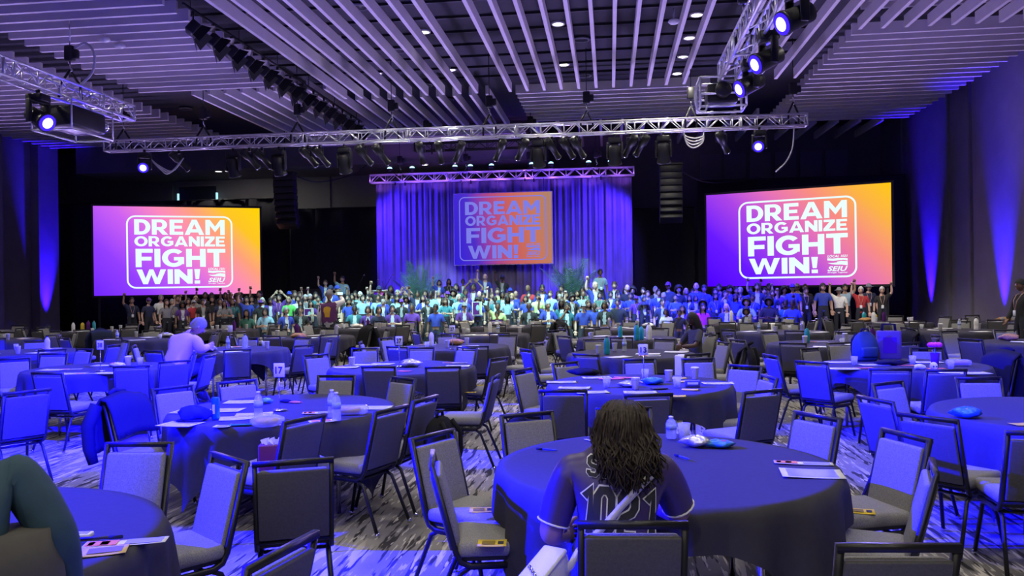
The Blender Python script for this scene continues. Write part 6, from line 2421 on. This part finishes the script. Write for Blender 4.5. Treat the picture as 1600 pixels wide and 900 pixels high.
# standing man at the right edge
Jz = joints({'L': dn_a, 'R': ((.25, .02, 1.10), (.22, .15, .92))}, False)
p = aty(1597, 470, 17.4)
tz, shz, outz, hMz = person('man in black with beanie and orange lanyard at right edge', Jz, (p.x, 17.4, 0), R(188), M_TOP['k'], SKINS[2], ('open', 'open'), None, 2, 1.9, 'jacket', M_jean, 'beanie', M_TOP['k'], 16, scale=1.04)
l = part('lanyard', LANY[False][0], tz)
part('badge', LANY[False][1], l)
# posters held in the crowd
for (px, py), nm, m_ in (((748, 482), 'middle', M_purp), ((490, 492), 'left', M_purp)):
    hx = min(CROWD_INFO, key=lambda q: abs(q[6] - px) + abs(q[2] - 23.7) * 4)
    p = aty(px, py, hx[2] - .16)
    p.x = hx[1]
    t = thing('portrait_poster', 'portrait poster held up in the crowd, %s' % ('beside the vest man' if nm == 'left' else 'under the middle screen'), 'poster', p, R(5))
    MB().box((0, 0, 0), (.30, .012, .42)).build('board', M_paper, t)
    MB().box((0, -.008, 0), (.26, .004, .38)).build('picture', m_, t)
    MB().ball((.02, -.010, .02), (.055, .004, .09), 12, 8).build('face_shape', M_TOP['l'], t)
    MB().box((.10, -.011, 0), (.05, .003, .36)).build('border', M_TOP['e'], t)

# ------------------------------------------------------------------ stage dressing
M_leaf = mat('palm_green', (.10, .30, .17), .55, var=.3, vscale=6)
M_leaf2 = mat('fern_green', (.12, .36, .16), .55, var=.3, vscale=6)
M_pot = mat('dark_planter', (.05, .05, .06), .5)


def palm(p, label, h, n, spread, seed, m, pot=(.28, .40), fr=.9):
    r_ = random.Random(seed)
    t = thing('potted_palm', label, 'plant', p)
    MB().lathe([(pot[0] * .75, 0), (pot[0], pot[1]), (pot[0] * .93, pot[1]), (pot[0] * .9, pot[1] - .04)], 18).build('pot', M_pot, t)
    for i in range(n):
        a = 2 * PI * i / n + r_.uniform(-.3, .3)
        el = r_.uniform(.25, 1.0) * spread
        L_ = h * r_.uniform(.75, 1.05)
        mb = MB()
        spine = []
        for k in range(9):
            s = k / 8
            out = L_ * (math.sin(el) * s + .30 * el * s * s)
            z = pot[1] - .05 + L_ * (math.cos(el) * s * 1.0 - .30 * el * s ** 3)
            spine.append(Vector((out * math.cos(a), out * math.sin(a), z)))
        mb.tube(spine, [.018 * (1 - .8 * k / 8) for k in range(9)], 5)
        for k in range(2, 25):
            s = k / 25
            f_ = s * 8
            i0 = min(7, int(f_))
            c = spine[i0].lerp(spine[i0 + 1], f_ - i0)
            d = (spine[i0 + 1] - spine[i0]).normalized()
            sd = d.cross(Vector((0, 0, 1)))
            sd = sd.normalized() if sd.length > .05 else Vector((math.cos(a + 1.57), math.sin(a + 1.57), 0))
            ll = fr * .42 * math.sin(PI * (.12 + .8 * s)) * r_.uniform(.85, 1.1)
            for q in (-1, 1):
                tip = c + (sd * q * .8 + d * .75 + Vector((0, 0, -.18))) * ll
                w_ = d * .02
                mid = c.lerp(tip, .4) + Vector((0, 0, .02))
                mb.add([c, mid - w_, tip, mid + w_], [(0, 1, 2, 3)], 0, True)
        mb.build('frond', m, t)
    return t


pz = .60
p = aty(655, 450, 29.45)
palm((p.x, 29.45, pz), 'tall potted palm on stage left of the middle screen', 2.0, 16, .52, 2, M_leaf)
p = aty(893, 450, 29.45)
palm((p.x, 29.45, pz), 'tall potted palm on stage right of the middle screen', 2.0, 16, .56, 4, M_leaf)
for i, (px, nm) in enumerate(((812, 'left fern of the pair beneath the middle screen'), (850, 'right fern of the pair beneath the middle screen'), (733, 'fern behind the long haired people on stage'))):
    p = aty(px, 450, 29.4)
    palm((p.x, 29.7, pz), 'low green ' + nm, .58, 13, 1.0, 7 + i, M_leaf2, (.18, .22), .55)
# planters with orange fronts at the stage edge
for i, px in enumerate((641, 874, 934)):
    p = aty(px, 455, 28.25)
    t = thing('stage_sign', 'orange panel at the stage edge, %s' % ('before the left palm', 'before the right palm', 'rightmost, near the standing man')[i], 'sign', (p.x, 28.35, .60))
    MB().box((0, 0, .42), (.70, .05, .50)).build('panel', mat('orange_panel', (.85, .22, .05), .6), t)
    for s in (-1, 1):
        MB().box((s * .3, .05, .21), (.05, .2, .42)).build('leg', M_black, t)
# lectern
p = aty(594, 450, 28.6)
t = thing('lectern', 'lectern with a pink orange front panel at the stage left', 'lectern', (p.x, 28.7, .60))
MB().rbox((0, 0, .5), (.50, .40, 1.0), .02).build('body', M_wood, t)
MB().box((0, -.215, .82), (.52, .02, .42)).build('front_panel', G_side, t)
MB().rbox((0, -.02, 1.06), (.68, .50, .05), .01, rot=(-.2, 0, 0)).build('reading_desk', mat('pale_desk', (.55, .55, .6), .5), t)
MB().tube([(.06, .1, 1.06), (.06, .05, 1.35), (.06, -.05, 1.45)], .008, 6).build('microphone', M_black, t)
mb = MB()
put_text(mb, 'S', -.11, .70, .22, .26, 0, 0, .05)
for i in range(len(mb.v)):
    v = mb.v[i]
    mb.v[i] = Vector((v.x, -.228, v.y))
mb.build('emblem', L_side, t)
# microphone stands
for i, (px, top) in enumerate(((556, 430), (578, 437), (600, 430))):
    p = aty(px, 450, 29.3)
    q = aty(px, top, 29.3)
    t = thing('microphone_stand', 'black microphone stand near the lectern, %s of three' % ('left', 'middle', 'right')[i], 'stand', (p.x, 29.3, .60))
    MB().tube([(0, 0, 0), (0, 0, 1.15)], .012, 6).build('pole', M_black, t)
    MB().tube([(0, 0, 1.15), (.35, -.1, q.z - .60)], .010, 6).build('boom', M_black, t)
    MB().ball((.36, -.1, q.z - .60), .028, 8, 6).build('microphone', M_chrome, t)
    for k in range(3):
        a = 2 * PI * k / 3
        MB().tube([(0, 0, .12), (.28 * math.cos(a), .28 * math.sin(a), .01)], .010, 5).build('leg', M_black, t)
# stage monitors at left
t = thing('equipment_case', 'dark equipment case on the left of the stage', 'case', (aty(492, 450, 29.8).x, 29.8, .60))
MB().rbox((0, 0, .6), (.7, .6, 1.2), .02).build('case', M_black, t)
for z in (.35, .85):
    MB().box((0, -.305, z), (.6, .01, .3)).build('panel', M_padb, t)
dup = [l for l, q in LABELS.items() if len(q) > 1]
print('DUP LABELS', len(dup), dup[:12])
